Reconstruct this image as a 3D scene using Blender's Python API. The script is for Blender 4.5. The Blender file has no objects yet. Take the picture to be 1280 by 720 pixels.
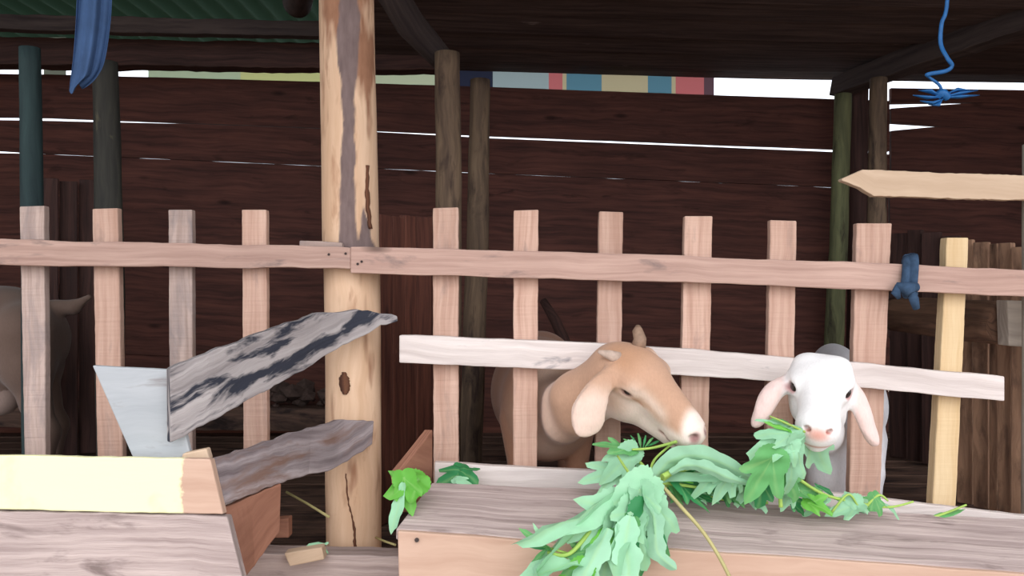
import bpy, bmesh, math, random
import numpy as np
from mathutils import Vector, Matrix

S = bpy.context.scene
COL = S.collection
F = 1080.0          # focal length in pixels of a 1280 px wide frame
H = 1.45            # eye height

# ------------------------------------------------------------------ camera, world, light, exposure
cam = bpy.data.cameras.new('camera'); co = bpy.data.objects.new('camera', cam); COL.objects.link(co)
cam.sensor_width = 36.0; cam.lens = F / 1280.0 * 36.0
co.location = (0, 0, H); co.rotation_euler = (math.pi / 2, 0, 0); cam.clip_start = 0.02
S.camera = co
S.view_settings.view_transform = 'Standard'; S.view_settings.look = 'None'
S.view_settings.gamma = 1.0; S.view_settings.use_curve_mapping = False
S.view_settings.exposure = 0.42

W = bpy.data.worlds.new('overcast_sky'); S.world = W; W.use_nodes = True
wn = W.node_tree.nodes; wl = W.node_tree.links; wn.clear()
wo = wn.new('ShaderNodeOutputWorld'); bg = wn.new('ShaderNodeBackground')
tc = wn.new('ShaderNodeTexCoord'); sep = wn.new('ShaderNodeSeparateXYZ'); rmp = wn.new('ShaderNodeValToRGB')
rmp.color_ramp.elements[0].position = 0.0; rmp.color_ramp.elements[0].color = (0.80, 0.86, 0.95, 1)
rmp.color_ramp.elements[1].position = 0.9; rmp.color_ramp.elements[1].color = (1.0, 1.0, 1.04, 1)
wl.new(tc.outputs['Generated'], sep.inputs[0]); wl.new(sep.outputs['Z'], rmp.inputs[0])
wl.new(rmp.outputs[0], bg.inputs[0]); bg.inputs[1].default_value = 1.55
wl.new(bg.outputs[0], wo.inputs[0])

sun = bpy.data.lights.new('sun', 'SUN'); so = bpy.data.objects.new('sun', sun); COL.objects.link(so)
sun.energy = 1.15; sun.angle = math.radians(70); sun.color = (1.0, 0.97, 0.95)
so.rotation_euler = (math.radians(52), 0, math.radians(12))      # high veiled sun behind the photographer

# ------------------------------------------------------------------ helpers
def P(px, py, d):
    return Vector(((px - 640.0) / F * d, d, H - (py - 360.0) / F * d))

def lin(c):
    return tuple(((v / 255.0) / 12.92 if v / 255.0 <= 0.04045 else ((v / 255.0 + 0.055) / 1.055) ** 2.4) for v in c) + (1.0,)

def tag(o, label=None, cat=None, group=None, kind=None):
    if label: o['label'] = label
    if cat: o['category'] = cat
    if group: o['group'] = group
    if kind: o['kind'] = kind
    return o

def empty(name, loc, label, cat, group=None):
    o = bpy.data.objects.new(name, None); COL.objects.link(o); o.location = loc
    o.empty_display_size = 0.05
    return tag(o, label, cat, group)

def link(name, me, mat=None, parent=None, smooth=False):
    o = bpy.data.objects.new(name, me); COL.objects.link(o)
    if mat is not None:
        for m in (mat if isinstance(mat, (list, tuple)) else [mat]): me.materials.append(m)
    if parent is not None:
        o.parent = parent
        o.matrix_parent_inverse = Matrix.Translation(-parent_loc(parent))
    if smooth:
        me.polygons.foreach_set('use_smooth', [True] * len(me.polygons))
    return o

def parent_loc(p):
    v = Vector((0, 0, 0))
    while p is not None:
        v = v + p.location; p = p.parent
    return v

def nt(name):
    m = bpy.data.materials.new(name); m.use_nodes = True
    n = m.node_tree.nodes; n.clear()
    out = n.new('ShaderNodeOutputMaterial'); b = n.new('ShaderNodeBsdfPrincipled')
    m.node_tree.links.new(b.outputs[0], out.inputs[0])
    return m, n, m.node_tree.links, b, out

def mixc(n, l, fac, a, b, mode='MIX'):
    x = n.new('ShaderNodeMix'); x.data_type = 'RGBA'; x.blend_type = mode
    for sock, v in ((x.inputs[0], fac), (x.inputs[6], a), (x.inputs[7], b)):
        if hasattr(v, 'is_linked') or isinstance(v, bpy.types.NodeSocket): l.new(v, sock)
        else: sock.default_value = v
    return x.outputs[2]

def ramp(n, l, src, p0, p1, c0=(0, 0, 0, 1), c1=(1, 1, 1, 1)):
    r = n.new('ShaderNodeValToRGB'); l.new(src, r.inputs[0])
    r.color_ramp.elements[0].position = p0; r.color_ramp.elements[0].color = c0
    r.color_ramp.elements[1].position = p1; r.color_ramp.elements[1].color = c1
    return r.outputs[0]

def noise(n, l, vec, scale, detail=4, rough=0.55, dist=0.0):
    t = n.new('ShaderNodeTexNoise'); t.inputs['Scale'].default_value = scale
    t.inputs['Detail'].default_value = detail; t.inputs['Roughness'].default_value = rough
    t.inputs['Distortion'].default_value = dist
    l.new(vec, t.inputs['Vector']); return t.outputs['Fac']

def wood(name, light, dark, stain=None, stain_lo=0.55, stain_hi=0.7, grain=1.0, rough=0.8, bump=0.35, knots=True, saw=0.0, hue=0.10):
    """sawn or weathered timber; grain runs along the u axis of the board (metres)"""
    m, n, l, b, out = nt(name)
    uv = n.new('ShaderNodeTexCoord'); oi = n.new('ShaderNodeObjectInfo')
    off = n.new('ShaderNodeVectorMath'); off.operation = 'MULTIPLY_ADD'
    comb = n.new('ShaderNodeCombineXYZ'); 
    for i in range(3): l.new(oi.outputs['Random'], comb.inputs[i])
    l.new(comb.outputs[0], off.inputs[0]); off.inputs[1].default_value = (37.0, 19.0, 53.0); l.new(uv.outputs['UV'], off.inputs[2])
    mp = n.new('ShaderNodeMapping'); l.new(off.outputs[0], mp.inputs[0]); mp.inputs['Scale'].default_value = (3.5, 110 * grain, 1)
    warp = noise(n, l, off.outputs[0], 5.0, 2)
    wv = n.new('ShaderNodeVectorMath'); wv.operation = 'MULTIPLY_ADD'
    cw = n.new('ShaderNodeCombineXYZ'); l.new(warp, cw.inputs[1]); l.new(cw.outputs[0], wv.inputs[0])
    wv.inputs[1].default_value = (0, 2.2, 0); l.new(mp.outputs[0], wv.inputs[2])
    g = noise(n, l, wv.outputs[0], 1.0, 6, 0.62)
    gf = ramp(n, l, g, 0.3, 0.62)
    col = mixc(n, l, gf, lin(dark), lin(light))
    # broad tonal blotches
    mp2 = n.new('ShaderNodeMapping'); l.new(off.outputs[0], mp2.inputs[0]); mp2.inputs['Scale'].default_value = (3, 9, 1)
    bl = noise(n, l, mp2.outputs[0], 1.3, 3)
    blf = ramp(n, l, bl, 0.35, 0.7)
    col = mixc(n, l, blf, col, mixc(n, l, 0.45, col, lin(dark)))
    if stain is not None:
        mp3 = n.new('ShaderNodeMapping'); l.new(off.outputs[0], mp3.inputs[0]); mp3.inputs['Scale'].default_value = (4, 14, 1)
        st = noise(n, l, mp3.outputs[0], 1.6, 5, 0.6, 0.4)
        col = mixc(n, l, ramp(n, l, st, stain_lo, stain_hi), col, lin(stain))
    if knots:
        mp4 = n.new('ShaderNodeMapping'); l.new(off.outputs[0], mp4.inputs[0]); mp4.inputs['Scale'].default_value = (3.2, 9, 1)
        vo = n.new('ShaderNodeTexVoronoi'); vo.inputs['Scale'].default_value = 1.0; l.new(mp4.outputs[0], vo.inputs['Vector'])
        kf = ramp(n, l, vo.outputs['Distance'], 0.04, 0.12, (1, 1, 1, 1), (0, 0, 0, 1))
        col = mixc(n, l, mixc(n, l, 0.7, (0, 0, 0, 1), kf), col, lin(tuple(int(v * 0.38) for v in dark)))
    # per board tone
    hs = n.new('ShaderNodeHueSaturation'); l.new(col, hs.inputs['Color'])
    mr = n.new('ShaderNodeMapRange'); l.new(oi.outputs['Random'], mr.inputs[0]); mr.inputs[3].default_value = 1 - hue; mr.inputs[4].default_value = 1 + hue
    l.new(mr.outputs[0], hs.inputs['Value'])
    l.new(hs.outputs[0], b.inputs['Base Color'])
    b.inputs['Roughness'].default_value = rough; b.inputs['Specular IOR Level'].default_value = 0.2
    h = g
    if saw > 0:
        mp5 = n.new('ShaderNodeMapping'); l.new(off.outputs[0], mp5.inputs[0]); mp5.inputs['Scale'].default_value = (140, 3, 1)
        sw = noise(n, l, mp5.outputs[0], 1.0, 2)
        ad = n.new('ShaderNodeMath'); ad.operation = 'MULTIPLY_ADD'; l.new(sw, ad.inputs[0]); ad.inputs[1].default_value = saw; l.new(g, ad.inputs[2]); h = ad.outputs[0]
    bp = n.new('ShaderNodeBump'); bp.inputs['Strength'].default_value = bump; bp.inputs['Distance'].default_value = 0.004
    l.new(h, bp.inputs['Height']); l.new(bp.outputs[0], b.inputs['Normal'])
    return m

def plain(name, rgb, rough=0.7, var=0.12, scale=30, bump=0.0, spec=0.3, trans=0.0):
    m, n, l, b, out = nt(name)
    t = n.new('ShaderNodeTexCoord'); f = noise(n, l, t.outputs['Object'], scale, 4)
    d = tuple(max(0, v * (1 - var * 2)) for v in rgb)
    l.new(mixc(n, l, f, lin(d), lin(tuple(min(255, v * (1 + var)) for v in rgb))), b.inputs['Base Color'])
    b.inputs['Roughness'].default_value = rough; b.inputs['Specular IOR Level'].default_value = spec
    if bump:
        bp = n.new('ShaderNodeBump'); bp.inputs['Strength'].default_value = bump; bp.inputs['Distance'].default_value = 0.003
        l.new(f, bp.inputs['Height']); l.new(bp.outputs[0], b.inputs['Normal'])
    if trans:
        tr = n.new('ShaderNodeBsdfTranslucent'); tr.inputs[0].default_value = lin(rgb)
        mx = n.new('ShaderNodeMixShader'); mx.inputs[0].default_value = trans
        l.new(b.outputs[0], mx.inputs[1]); l.new(tr.outputs[0], mx.inputs[2]); l.new(mx.outputs[0], out.inputs[0])
    return m

# ------------------------------------------------------------------ board builder
def board_data(top, bot, th, seed=0, rag=0.0015, seg=0.03, back=None):
    """top/bot: polylines (3D, same length axis) bounding the front face; extruded backwards by th.
    returns verts, faces, uvs (per vertex). back: direction of thickness"""
    rnd = random.Random(seed)
    top = [Vector(p) for p in top]; bot = [Vector(p) for p in bot]
    ax = ((top[-1] + bot[-1]) - (top[0] + bot[0])).normalized()
    L = max((top[-1] - top[0]).length, (bot[-1] - bot[0]).length)
    n = max(2, int(L / seg))
    def samp(poly, t):
        ls = [(poly[i + 1] - poly[i]).length for i in range(len(poly) - 1)]; tot = sum(ls); s = t * tot
        for i, q in enumerate(ls):
            if s <= q or i == len(ls) - 1:
                return poly[i].lerp(poly[i + 1], min(1, s / q if q else 0))
            s -= q
    ac = ((top[0] + top[-1]) / 2 - (bot[0] + bot[-1]) / 2).normalized()
    nrm = ax.cross(ac).normalized()
    bk = Vector(back) if back is not None else (nrm if nrm.y > 0 else -nrm)
    bk = bk.normalized() * th
    V = []; U = []; Fc = []
    w1 = w2 = 0
    m = 3
    for i in range(n + 1):
        t = i / n
        w1 = 0.5 * w1 + rnd.uniform(-rag, rag) * 0.7; w2 = 0.5 * w2 + rnd.uniform(-rag, rag) * 0.7
        a = samp(top, t) + ac * w1; b = samp(bot, t) + ac * w2
        u = (((a + b) / 2) - top[0]).dot(ax)
        wd = (a - b).length
        ring = []
        for j in range(m + 1):
            ring.append((a.lerp(b, j / m), wd * (1 - j / m)))
        for j in range(m + 1):
            ring.append((b.lerp(a, j / m) + bk, -th - wd * (j / m)))
        for p, v in ring: V.append(p); U.append((u, v))
    k = 2 * (m + 1)
    for i in range(n):
        for j in range(k):
            a = i * k + j; b = i * k + (j + 1) % k
            Fc.append((a, b, b + k, a + k))
    Fc.append(tuple(range(k - 1, -1, -1))); Fc.append(tuple(n * k + j for j in range(k)))
    return V, Fc, U

def mesh_from(name, V, Fc, U=None):
    me = bpy.data.meshes.new(name)
    me.from_pydata([tuple(v) for v in V], [], Fc)
    if U is not None:
        uvl = me.uv_layers.new(name='UVMap')
        vi = np.empty(len(me.loops), dtype=np.int32); me.loops.foreach_get('vertex_index', vi)
        uvl.data.foreach_set('uv', np.array(U, dtype=np.float32)[vi].ravel())
    bm = bmesh.new(); bm.from_mesh(me); bmesh.ops.recalc_face_normals(bm, faces=bm.faces); bm.to_mesh(me); bm.free()
    me.update()
    return me

_seed = [1]
def board(name, mat, top, bot, th, parent=None, rag=0.0015, seg=0.03, back=None, bevel=0.0025, label=None):
    _seed[0] += 1
    V, Fc, U = board_data(top, bot, th, _seed[0], rag, seg, back)
    o = link(name, mesh_from(name, V, Fc, U), mat, parent)
    if bevel:
        b = o.modifiers.new('bevel', 'BEVEL'); b.width = bevel; b.segments = 2; b.limit_method = 'ANGLE'; b.angle_limit = math.radians(50)
    if label: o['label'] = label
    return o

def qboard(name, mat, tl, tr, br, bl, d, th, parent=None, **k):
    """front face given by four frame points at depth d (number or (left,right) or 4-tuple)"""
    if not isinstance(d, (tuple, list)): d = (d, d, d, d)
    if len(d) == 2: d = (d[0], d[1], d[1], d[0])
    a, b_, c, e = P(*tl, d[0]), P(*tr, d[1]), P(*br, d[2]), P(*bl, d[3])
    return board(name, mat, [a, b_], [e, c], th, parent, **k)

def vboard(name, mat, tl, tr, br, bl, d, th, parent=None, **k):
    """upright board: grain runs down it"""
    if not isinstance(d, (tuple, list)): d = (d, d, d, d)
    a, b_, c, e = P(*tl, d[0]), P(*tr, d[1]), P(*br, d[2]), P(*bl, d[3])
    return board(name, mat, [a, e], [b_, c], th, parent, **k)

def merge_boards(name, mat, specs, parent=None, bevel=0.003):
    V = []; Fc = []; U = []
    for i, (top, bot, th, rag) in enumerate(specs):
        _seed[0] += 1
        v, f, u = board_data(top, bot, th, _seed[0], rag, 0.05)
        o = len(V); V += v; Fc += [tuple(q + o for q in g) for g in f]
        rr = random.Random(_seed[0]); ou, ov = rr.uniform(0, 50), rr.uniform(0, 50)
        U += [(a + ou, b + ov) for a, b in u]
    ob = link(name, mesh_from(name, V, Fc, U), mat, parent)
    if bevel:
        b = ob.modifiers.new('bevel', 'BEVEL'); b.width = bevel; b.segments = 1; b.limit_method = 'ANGLE'; b.angle_limit = math.radians(50)
    return ob

def tube_data(pts, rad, nseg=20, wob=0.0, seed=0, flat=1.0, caps=True, step=None):
    pts = [Vector(p) for p in pts]
    if not isinstance(rad, (list, tuple)): rad = [rad] * len(pts)
    if step:
        np_, nr = [], []
        for i in range(len(pts) - 1):
            k = max(1, int((pts[i + 1] - pts[i]).length / step))
            for j in range(k):
                np_.append(pts[i].lerp(pts[i + 1], j / k)); nr.append(rad[i] + (rad[i + 1] - rad[i]) * j / k)
        np_.append(pts[-1]); nr.append(rad[-1]); pts, rad = np_, nr
    rnd = random.Random(seed); ph = [rnd.uniform(0, 6.28) for _ in range(6)]
    V = []; U = []; Fc = []
    d0 = (pts[1] - pts[0]).normalized()
    ref = Vector((0, 0, 1)) if abs(d0.z) < 0.8 else Vector((0, 1, 0))
    sx = d0.cross(ref).normalized(); acc = 0
    for i, p in enumerate(pts):
        d = (pts[min(i + 1, len(pts) - 1)] - pts[max(i - 1, 0)]).normalized()
        sx = (sx - d * sx.dot(d)).normalized(); sy = d.cross(sx)
        if i: acc += (p - pts[i - 1]).length
        for j in range(nseg):
            a = 2 * math.pi * j / nseg
            w = 1 + wob * (math.sin(2 * a + ph[0] + acc * 3) * 0.4 + math.sin(3 * a + ph[1] - acc * 5) * 0.35 + math.sin(acc * 14 + ph[2] + a) * 0.3 + math.sin(acc * 31 + ph[3] + 2 * a) * 0.15)
            V.append(p + (sx * math.cos(a) + sy * math.sin(a) * flat) * rad[i] * w); U.append((acc, a * rad[i] if j else 0))
    for i in range(len(pts) - 1):
        for j in range(nseg):
            a = i * nseg + j; b = i * nseg + (j + 1) % nseg
            Fc.append((a, b, b + nseg, a + nseg))
    if caps:
        Fc.append(tuple(range(nseg - 1, -1, -1))); Fc.append(tuple((len(pts) - 1) * nseg + j for j in range(nseg)))
    return V, Fc, U

def tube(name, mat, pts, rad, parent=None, nseg=20, wob=0.0, flat=1.0, step=None, label=None):
    _seed[0] += 1
    V, Fc, U = tube_data(pts, rad, nseg, wob, _seed[0], flat, True, step)
    me = mesh_from(name, V, Fc, U)
    o = link(name, me, mat, parent)
    for p in me.polygons: p.use_smooth = len(p.vertices) == 4
    if label: o['label'] = label
    return o

# ------------------------------------------------------------------ materials
M = {}
M['slat'] = wood('sawn_slat', (208, 174, 156), (178, 140, 122), (156, 132, 122), 0.58, 0.78, grain=0.8, saw=1.2, bump=0.4)
M['slat_grey'] = wood('greyed_slat', (188, 166, 156), (154, 132, 122), (136, 124, 122), 0.5, 0.72, grain=0.8, saw=1.4, bump=0.4)
M['slat_yellow'] = wood('fresh_yellow_slat', (230, 204, 164), (210, 178, 134), grain=0.7, saw=0.8, bump=0.25, knots=False, hue=0.03)
M['rail'] = wood('rail_timber', (196, 164, 150), (164, 132, 120), (122, 106, 102), 0.6, 0.74, grain=0.9, bump=0.45)
M['rail_pale'] = wood('bleached_rail', (238, 226, 220), (204, 190, 184), (138, 132, 136), 0.62, 0.74, grain=0.6, bump=0.5, hue=0.03)
M['post'] = wood('debarked_post', (228, 194, 164), (204, 166, 134), (178, 134, 104), 0.6, 0.75, grain=0.35, bump=0.25, knots=False, hue=0.0)
M['bark'] = wood('inner_bark', (124, 106, 102), (84, 70, 70), grain=0.8, bump=0.7, knots=False)
M['red_bark'] = wood('reddish_bark_film', (168, 124, 98), (130, 90, 70), grain=0.8, bump=0.4, knots=False)
M['crack'] = wood('dark_crack', (112, 74, 54), (74, 46, 36), knots=False)
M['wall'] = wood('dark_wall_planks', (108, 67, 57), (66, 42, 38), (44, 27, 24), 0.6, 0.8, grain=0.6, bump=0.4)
M['wall_deep'] = wood('smoky_boards', (86, 60, 54), (52, 38, 36), grain=0.7, bump=0.5)
M['loft'] = wood('loft_planks', (96, 80, 76), (58, 47, 46), (126, 112, 108), 0.68, 0.76, grain=0.5, bump=0.6, knots=False)
M['red_part'] = wood('red_brown_partition', (122, 76, 62), (72, 44, 38), (156, 108, 86), 0.66, 0.75, grain=0.5, bump=0.4)
M['right_part'] = wood('brown_partition', (196, 154, 124), (124, 94, 76), (88, 66, 56), 0.5, 0.7, grain=0.3, bump=0.5)
M['dark_post'] = wood('mossy_dark_post', (74, 72, 64), (44, 43, 42), (104, 98, 78), 0.6, 0.72, grain=0.4, bump=0.6, knots=False)
M['brown_post'] = wood('weathered_round_post', (132, 110, 88), (82, 66, 56), (66, 52, 46), 0.52, 0.68, grain=0.4, bump=0.6, knots=False)
M['green_post'] = wood('mossy_green_post', (128, 130, 92), (82, 82, 62), (62, 56, 46), 0.55, 0.7, grain=0.4, bump=0.6, knots=False)
M['teal_post'] = wood('blue_grey_post', (58, 76, 76), (40, 52, 54), grain=0.4, bump=0.4, knots=False)
M['beam'] = wood('roof_beam', (86, 74, 70), (54, 46, 46), grain=0.5, bump=0.5, knots=False)
M['trough_grey'] = wood('weathered_trough_board', (196, 178, 172), (152, 134, 130), (128, 112, 108), 0.56, 0.7, grain=0.75, bump=0.9, hue=0.03)
M['trough_warm'] = wood('clean_trough_board', (206, 174, 154), (188, 154, 134), grain=0.3, bump=0.2, knots=False, hue=0.02)
M['old_plank'] = wood('rotten_grey_plank', (178, 170, 168), (130, 122, 122), (50, 52, 62), 0.475, 0.56, grain=0.5, bump=1.0, knots=False, hue=0.0)
M['old_plank2'] = wood('weathered_plank', (172, 160, 160), (92, 80, 82), (124, 98, 88), 0.5, 0.66, grain=0.45, bump=1.0, hue=0.0)
M['grey_board'] = wood('smooth_grey_board', (184, 187, 190), (162, 166, 170), (150, 146, 146), 0.62, 0.72, grain=0.25, bump=0.2, hue=0.0)
M['brown_board'] = wood('reddish_brown_board', (168, 120, 98), (124, 82, 66), grain=0.25, bump=0.5, knots=False, hue=0.0)
M['floor'] = wood('dirty_floor_slats', (120, 94, 80), (74, 56, 50), (48, 38, 36), 0.5, 0.66, grain=0.5, bump=0.8)
M['peeled'] = wood('pale_peeled_plank', (216, 190, 164), (192, 164, 138), grain=0.3, bump=0.25, knots=False, hue=0.0)
M['log'] = wood('brown_log', (140, 106, 84), (84, 62, 52), grain=0.4, bump=0.8, knots=False)
M['cut'] = wood('pale_cut_wood', (196, 184, 170), (160, 146, 134), grain=0.4, bump=0.3, knots=False)
M['muck'] = plain('dry_litter', (84, 68, 62), 0.95, 0.35, 40, 0.8)
M['iron'] = plain('rusty_nail', (60, 46, 42), 0.6)
M['cloth'] = plain('faded_blue_cloth', (72, 98, 138), 0.85, 0.10, 20, 0.15, 0.1)
M['knot'] = plain('dark_blue_rag', (62, 82, 106), 0.9, 0.25, 60, 0.4, 0.1)
M['rope'] = plain('blue_plastic_string', (40, 110, 176), 0.5, 0.12, 80, 0.3, 0.4)
M['stem'] = plain('green_stem', (164, 196, 96), 0.5, 0.10, 30, 0.1, 0.3)
M['stem_old'] = plain('straw_stem', (182, 172, 118), 0.6, 0.10, 30, 0.1, 0.3)

# yellow paint patch on the left trough's upper board
def painted_wood():
    m = M['trough_warm'].copy(); m.name = 'board_with_yellow_paint'
    n, l = m.node_tree.nodes, m.node_tree.links
    b = next(x for x in n if x.type == 'BSDF_PRINCIPLED')
    src = b.inputs['Base Color'].links[0].from_socket
    t = n.new('ShaderNodeTexCoord'); sx = n.new('ShaderNodeSeparateXYZ'); l.new(t.outputs['Object'], sx.inputs[0])
    nz = noise(n, l, t.outputs['Object'], 22, 5, 0.6)
    ma = n.new('ShaderNodeMath'); ma.operation = 'MULTIPLY_ADD'; l.new(nz, ma.inputs[0]); ma.inputs[1].default_value = 0.05; l.new(sx.outputs['X'], ma.inputs[2])
    mr = n.new('ShaderNodeMapRange'); l.new(ma.outputs[0], mr.inputs[0])
    e = (228 - 640) / F * 1.45 + 0.025
    mr.inputs[1].default_value = e - 0.003; mr.inputs[2].default_value = e + 0.003; mr.inputs[3].default_value = 1; mr.inputs[4].default_value = 0
    wear = ramp(n, l, noise(n, l, t.outputs['Object'], 9, 5, 0.6), 0.58, 0.75)
    pc = mixc(n, l, wear, lin((240, 236, 188)), lin((220, 212, 160)))
    l.new(mixc(n, l, mr.outputs[0], src, pc), b.inputs['Base Color'])
    return m
M['painted'] = painted_wood()

def leaf_mat(name, top, under):
    m, n, l, b, out = nt(name)
    t = n.new('ShaderNodeTexCoord'); g = n.new('ShaderNodeNewGeometry')
    at = n.new('ShaderNodeAttribute'); at.attribute_name = 'vein'
    c = mixc(n, l, g.outputs['Backfacing'], lin(top), lin(under))
    nz = noise(n, l, t.outputs['Object'], 35, 4)
    hs = n.new('ShaderNodeHueSaturation'); l.new(c, hs.inputs['Color'])
    oi = n.new('ShaderNodeObjectInfo')
    ad = n.new('ShaderNodeMath'); ad.operation = 'ADD'; l.new(nz, ad.inputs[0]); l.new(oi.outputs['Random'], ad.inputs[1])
    mr = n.new('ShaderNodeMapRange'); l.new(ad.outputs[0], mr.inputs[0]); mr.inputs[1].default_value = 0.3; mr.inputs[2].default_value = 1.7
    mr.inputs[3].default_value = 0.80; mr.inputs[4].default_value = 1.14; l.new(mr.outputs[0], hs.inputs['Value'])
    c = mixc(n, l, at.outputs['Fac'], hs.outputs[0], lin((176, 214, 140)))
    l.new(c, b.inputs['Base Color']); b.inputs['Roughness'].default_value = 0.55; b.inputs['Specular IOR Level'].default_value = 0.3
    tr = n.new('ShaderNodeBsdfTranslucent'); l.new(c, tr.inputs[0])
    mx = n.new('ShaderNodeMixShader'); mx.inputs[0].default_value = 0.22
    l.new(b.outputs[0], mx.inputs[1]); l.new(tr.outputs[0], mx.inputs[2]); l.new(mx.outputs[0], out.inputs[0])
    return m
M['leaf'] = leaf_mat('fodder_leaf', (104, 172, 104), (148, 198, 158))
M['leaf_pale'] = leaf_mat('fodder_leaf_underside', (160, 212, 172), (166, 216, 180))
M['leaf_bright'] = leaf_mat('bright_leaf', (112, 190, 74), (140, 208, 130))
M['leaf_deep'] = leaf_mat('deep_green_leaf', (58, 140, 84), (100, 176, 124))

# ------------------------------------------------------------------ SETTING
# ground outside and under the stilted pen
me = mesh_from('ground', [(-12, -10, 0), (12, -10, 0), (12, 14, 0), (-12, 14, 0)], [(0, 1, 2, 3)])
tag(link('ground', me, plain('trodden_earth', (150, 132, 116), 0.95, 0.2, 3, 0.5)), kind='structure')

BD = 3.6      # depth of the back wall
def bw(l, r):   # polyline across the back wall from px list
    return [P(x, y, BD) for x, y in l]
specs = []
lines = [   # (upper edge px, lower edge px) of each horizontal plank of the back wall
    ([(-420, 88), (60, 93), (400, 102), (620, 109), (900, 119), (1112, 126)], [(-420, 142), (60, 147), (240, 154), (400, 160), (620, 170), (900, 181), (1112, 189)]),
    ([(-420, 145), (60, 151), (240, 155), (400, 161), (620, 173), (900, 184), (1112, 193)], [(-420, 184), (-5, 188.3), (35, 190.9), (400, 206.7), (620, 216.4), (1112, 236.6)]),
    ([(-420, 187), (-5, 190.8), (35, 191.4), (400, 207.1), (620, 217), (1112, 237)], [(-420, 240), (60, 252), (400, 266), (700, 281), (1112, 301)]),
    ([(-420, 241), (60, 253), (400, 267.5), (700, 282.5), (1112, 302.5)], [(-420, 300), (60, 312), (400, 330), (700, 342), (1112, 362)]),
    ([(-420, 301), (60, 313), (400, 331.5), (700, 343.5), (1112, 363.5)], [(-420, 362), (60, 373), (400, 388), (700, 401), (1112, 421)]),
    ([(-420, 363), (60, 374), (400, 389.5), (700, 402.5), (1112, 422.5)], [(-420, 426), (60, 436), (400, 449), (700, 462), (1112, 480)]),
    ([(-420, 427), (60, 437), (400, 450.5), (700, 463.5), (1112, 481.5)], [(-420, 490), (60, 500), (400, 512), (700, 524), (1112, 540)]),
    ([(-420, 491), (60, 501), (400, 513.5), (700, 525.5), (1112, 541.5)], [(-420, 560), (60, 560), (400, 565), (700, 570), (1112, 575)]),
    # right-hand bay with its open joints
    ([(1114, 110), (1500, 116)], [(1114, 129.5), (1216, 128), (1500, 138)]),
    ([(1114, 135.5), (1216, 128.5), (1500, 137)], [(1114, 154), (1170, 157.5), (1500, 174)]),
    ([(1114, 163.5), (1170, 158), (1500, 173.5)], [(1114, 218), (1500, 234)]),
    ([(1114, 219), (1500, 235)], [(1114, 285), (1500, 300)]),
    ([(1114, 286), (1500, 301)], [(1114, 345), (1500, 360)]),
    ([(1114, 346), (1500, 361)], [(1114, 420), (1500, 430)]),
    ([(1114, 421), (1500, 431)], [(1114, 490), (1500, 495)]),
    ([(1114, 491), (1500, 496)], [(1114, 575), (1500, 575)]),
]
for i, (t, b) in enumerate(lines):
    if 2 <= i <= 7 or i >= 10: b = [(x, y + 3.0) for x, y in b]
    dd = 0.012 if (2 <= i <= 7 and i % 2 == 0) or i in (11, 13, 15) else 0.0
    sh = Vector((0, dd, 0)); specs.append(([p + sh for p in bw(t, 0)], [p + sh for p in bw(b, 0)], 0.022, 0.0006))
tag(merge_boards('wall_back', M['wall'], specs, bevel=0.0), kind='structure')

# side walls of upright planks, closed to the roof
def side_wall(name, X, mat):
    sp = []
    y = 1.95
    while y < 3.55:
        sp.append(([Vector((X, y, 2.62)), Vector((X, y, 0.55))], [Vector((X, y + 0.155, 2.62)), Vector((X, y + 0.155, 0.55))], 0.02, 0.001)); y += 0.158
    tag(merge_boards(name, mat, sp, bevel=0.0), kind='structure')
side_wall('wall_left', -3.15, M['wall_deep']); side_wall('wall_right', 2.75, M['wall_deep'])

# raised slatted floor
sp = []; y = 1.88; i = 0
rr = random.Random(5)
while y < 3.5:
    w = rr.uniform(0.085, 0.12)
    z = 0.838 + rr.uniform(-0.003, 0.001)
    sp.append(([Vector((-3.1, y, z)), Vector((2.7, y, z))], [Vector((-3.1, y + w, z)), Vector((2.7, y + w, z))], 0.022, 0.001)); y += w + 0.014
for k in range(len(sp)): sp[k] = (sp[k][0], sp[k][1], 0.022, 0.001)
fl = merge_boards('floor', M['floor'], sp, bevel=0.0); tag(fl, kind='structure')

# loft planking overhead (right of the big post), running along the front
sp = []; y = 3.57; i = 0
rr = random.Random(9)
while y > 1.45:
    w = rr.uniform(0.14, 0.2)
    za = H + (360 - 92) / F * 3.6 + 0.028; dz = rr.uniform(-0.012, 0.012)
    xl = -0.56 + rr.uniform(-.02, .02)
    sp.append(([Vector((xl, y, za + dz + 0.01)), Vector((1.0, y, za - 0.035 + dz)), Vector((2.7, y, za - 0.06 + dz))],
               [Vector((xl, y - w, za + 0.014)), Vector((1.0, y - w, za - 0.03)), Vector((2.7, y - w, za - 0.055))], -0.02, 0.002)); y -= w + 0.004
tag(merge_boards('ceiling', M['loft'], sp, bevel=0.0), kind='structure')

# corrugated roofing sheets
m, n, l, b, out = nt('green_roof_sheet')
b.inputs['Base Color'].default_value = lin((52, 84, 70)); b.inputs['Roughness'].default_value = 0.95; b.inputs['Specular IOR Level'].default_value = 0.08
tr = n.new('ShaderNodeBsdfTranslucent'); tr.inputs[0].default_value = lin((34, 92, 68))
mx = n.new('ShaderNodeMixShader'); mx.inputs[0].default_value = 0.3
l.new(b.outputs[0], mx.inputs[1]); l.new(tr.outputs[0], mx.inputs[2]); l.new(mx.outputs[0], out.inputs[0])
V = []; Fc = []
nx = 700; ys = [0.72, 2.0, 3.0, 4.4]
for y in ys:
    for i in range(nx + 1):
        x = -3.3 + 6.3 * i / nx
        V.append((x, y, 2.66 + 0.014 * math.sin(x * 2 * math.pi / 0.092) + (y - 1) * 0.0))
for r in range(len(ys) - 1):
    for i in range(nx):
        a = r * (nx + 1) + i; Fc.append((a, a + 1, a + nx + 2, a + nx + 1))
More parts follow.
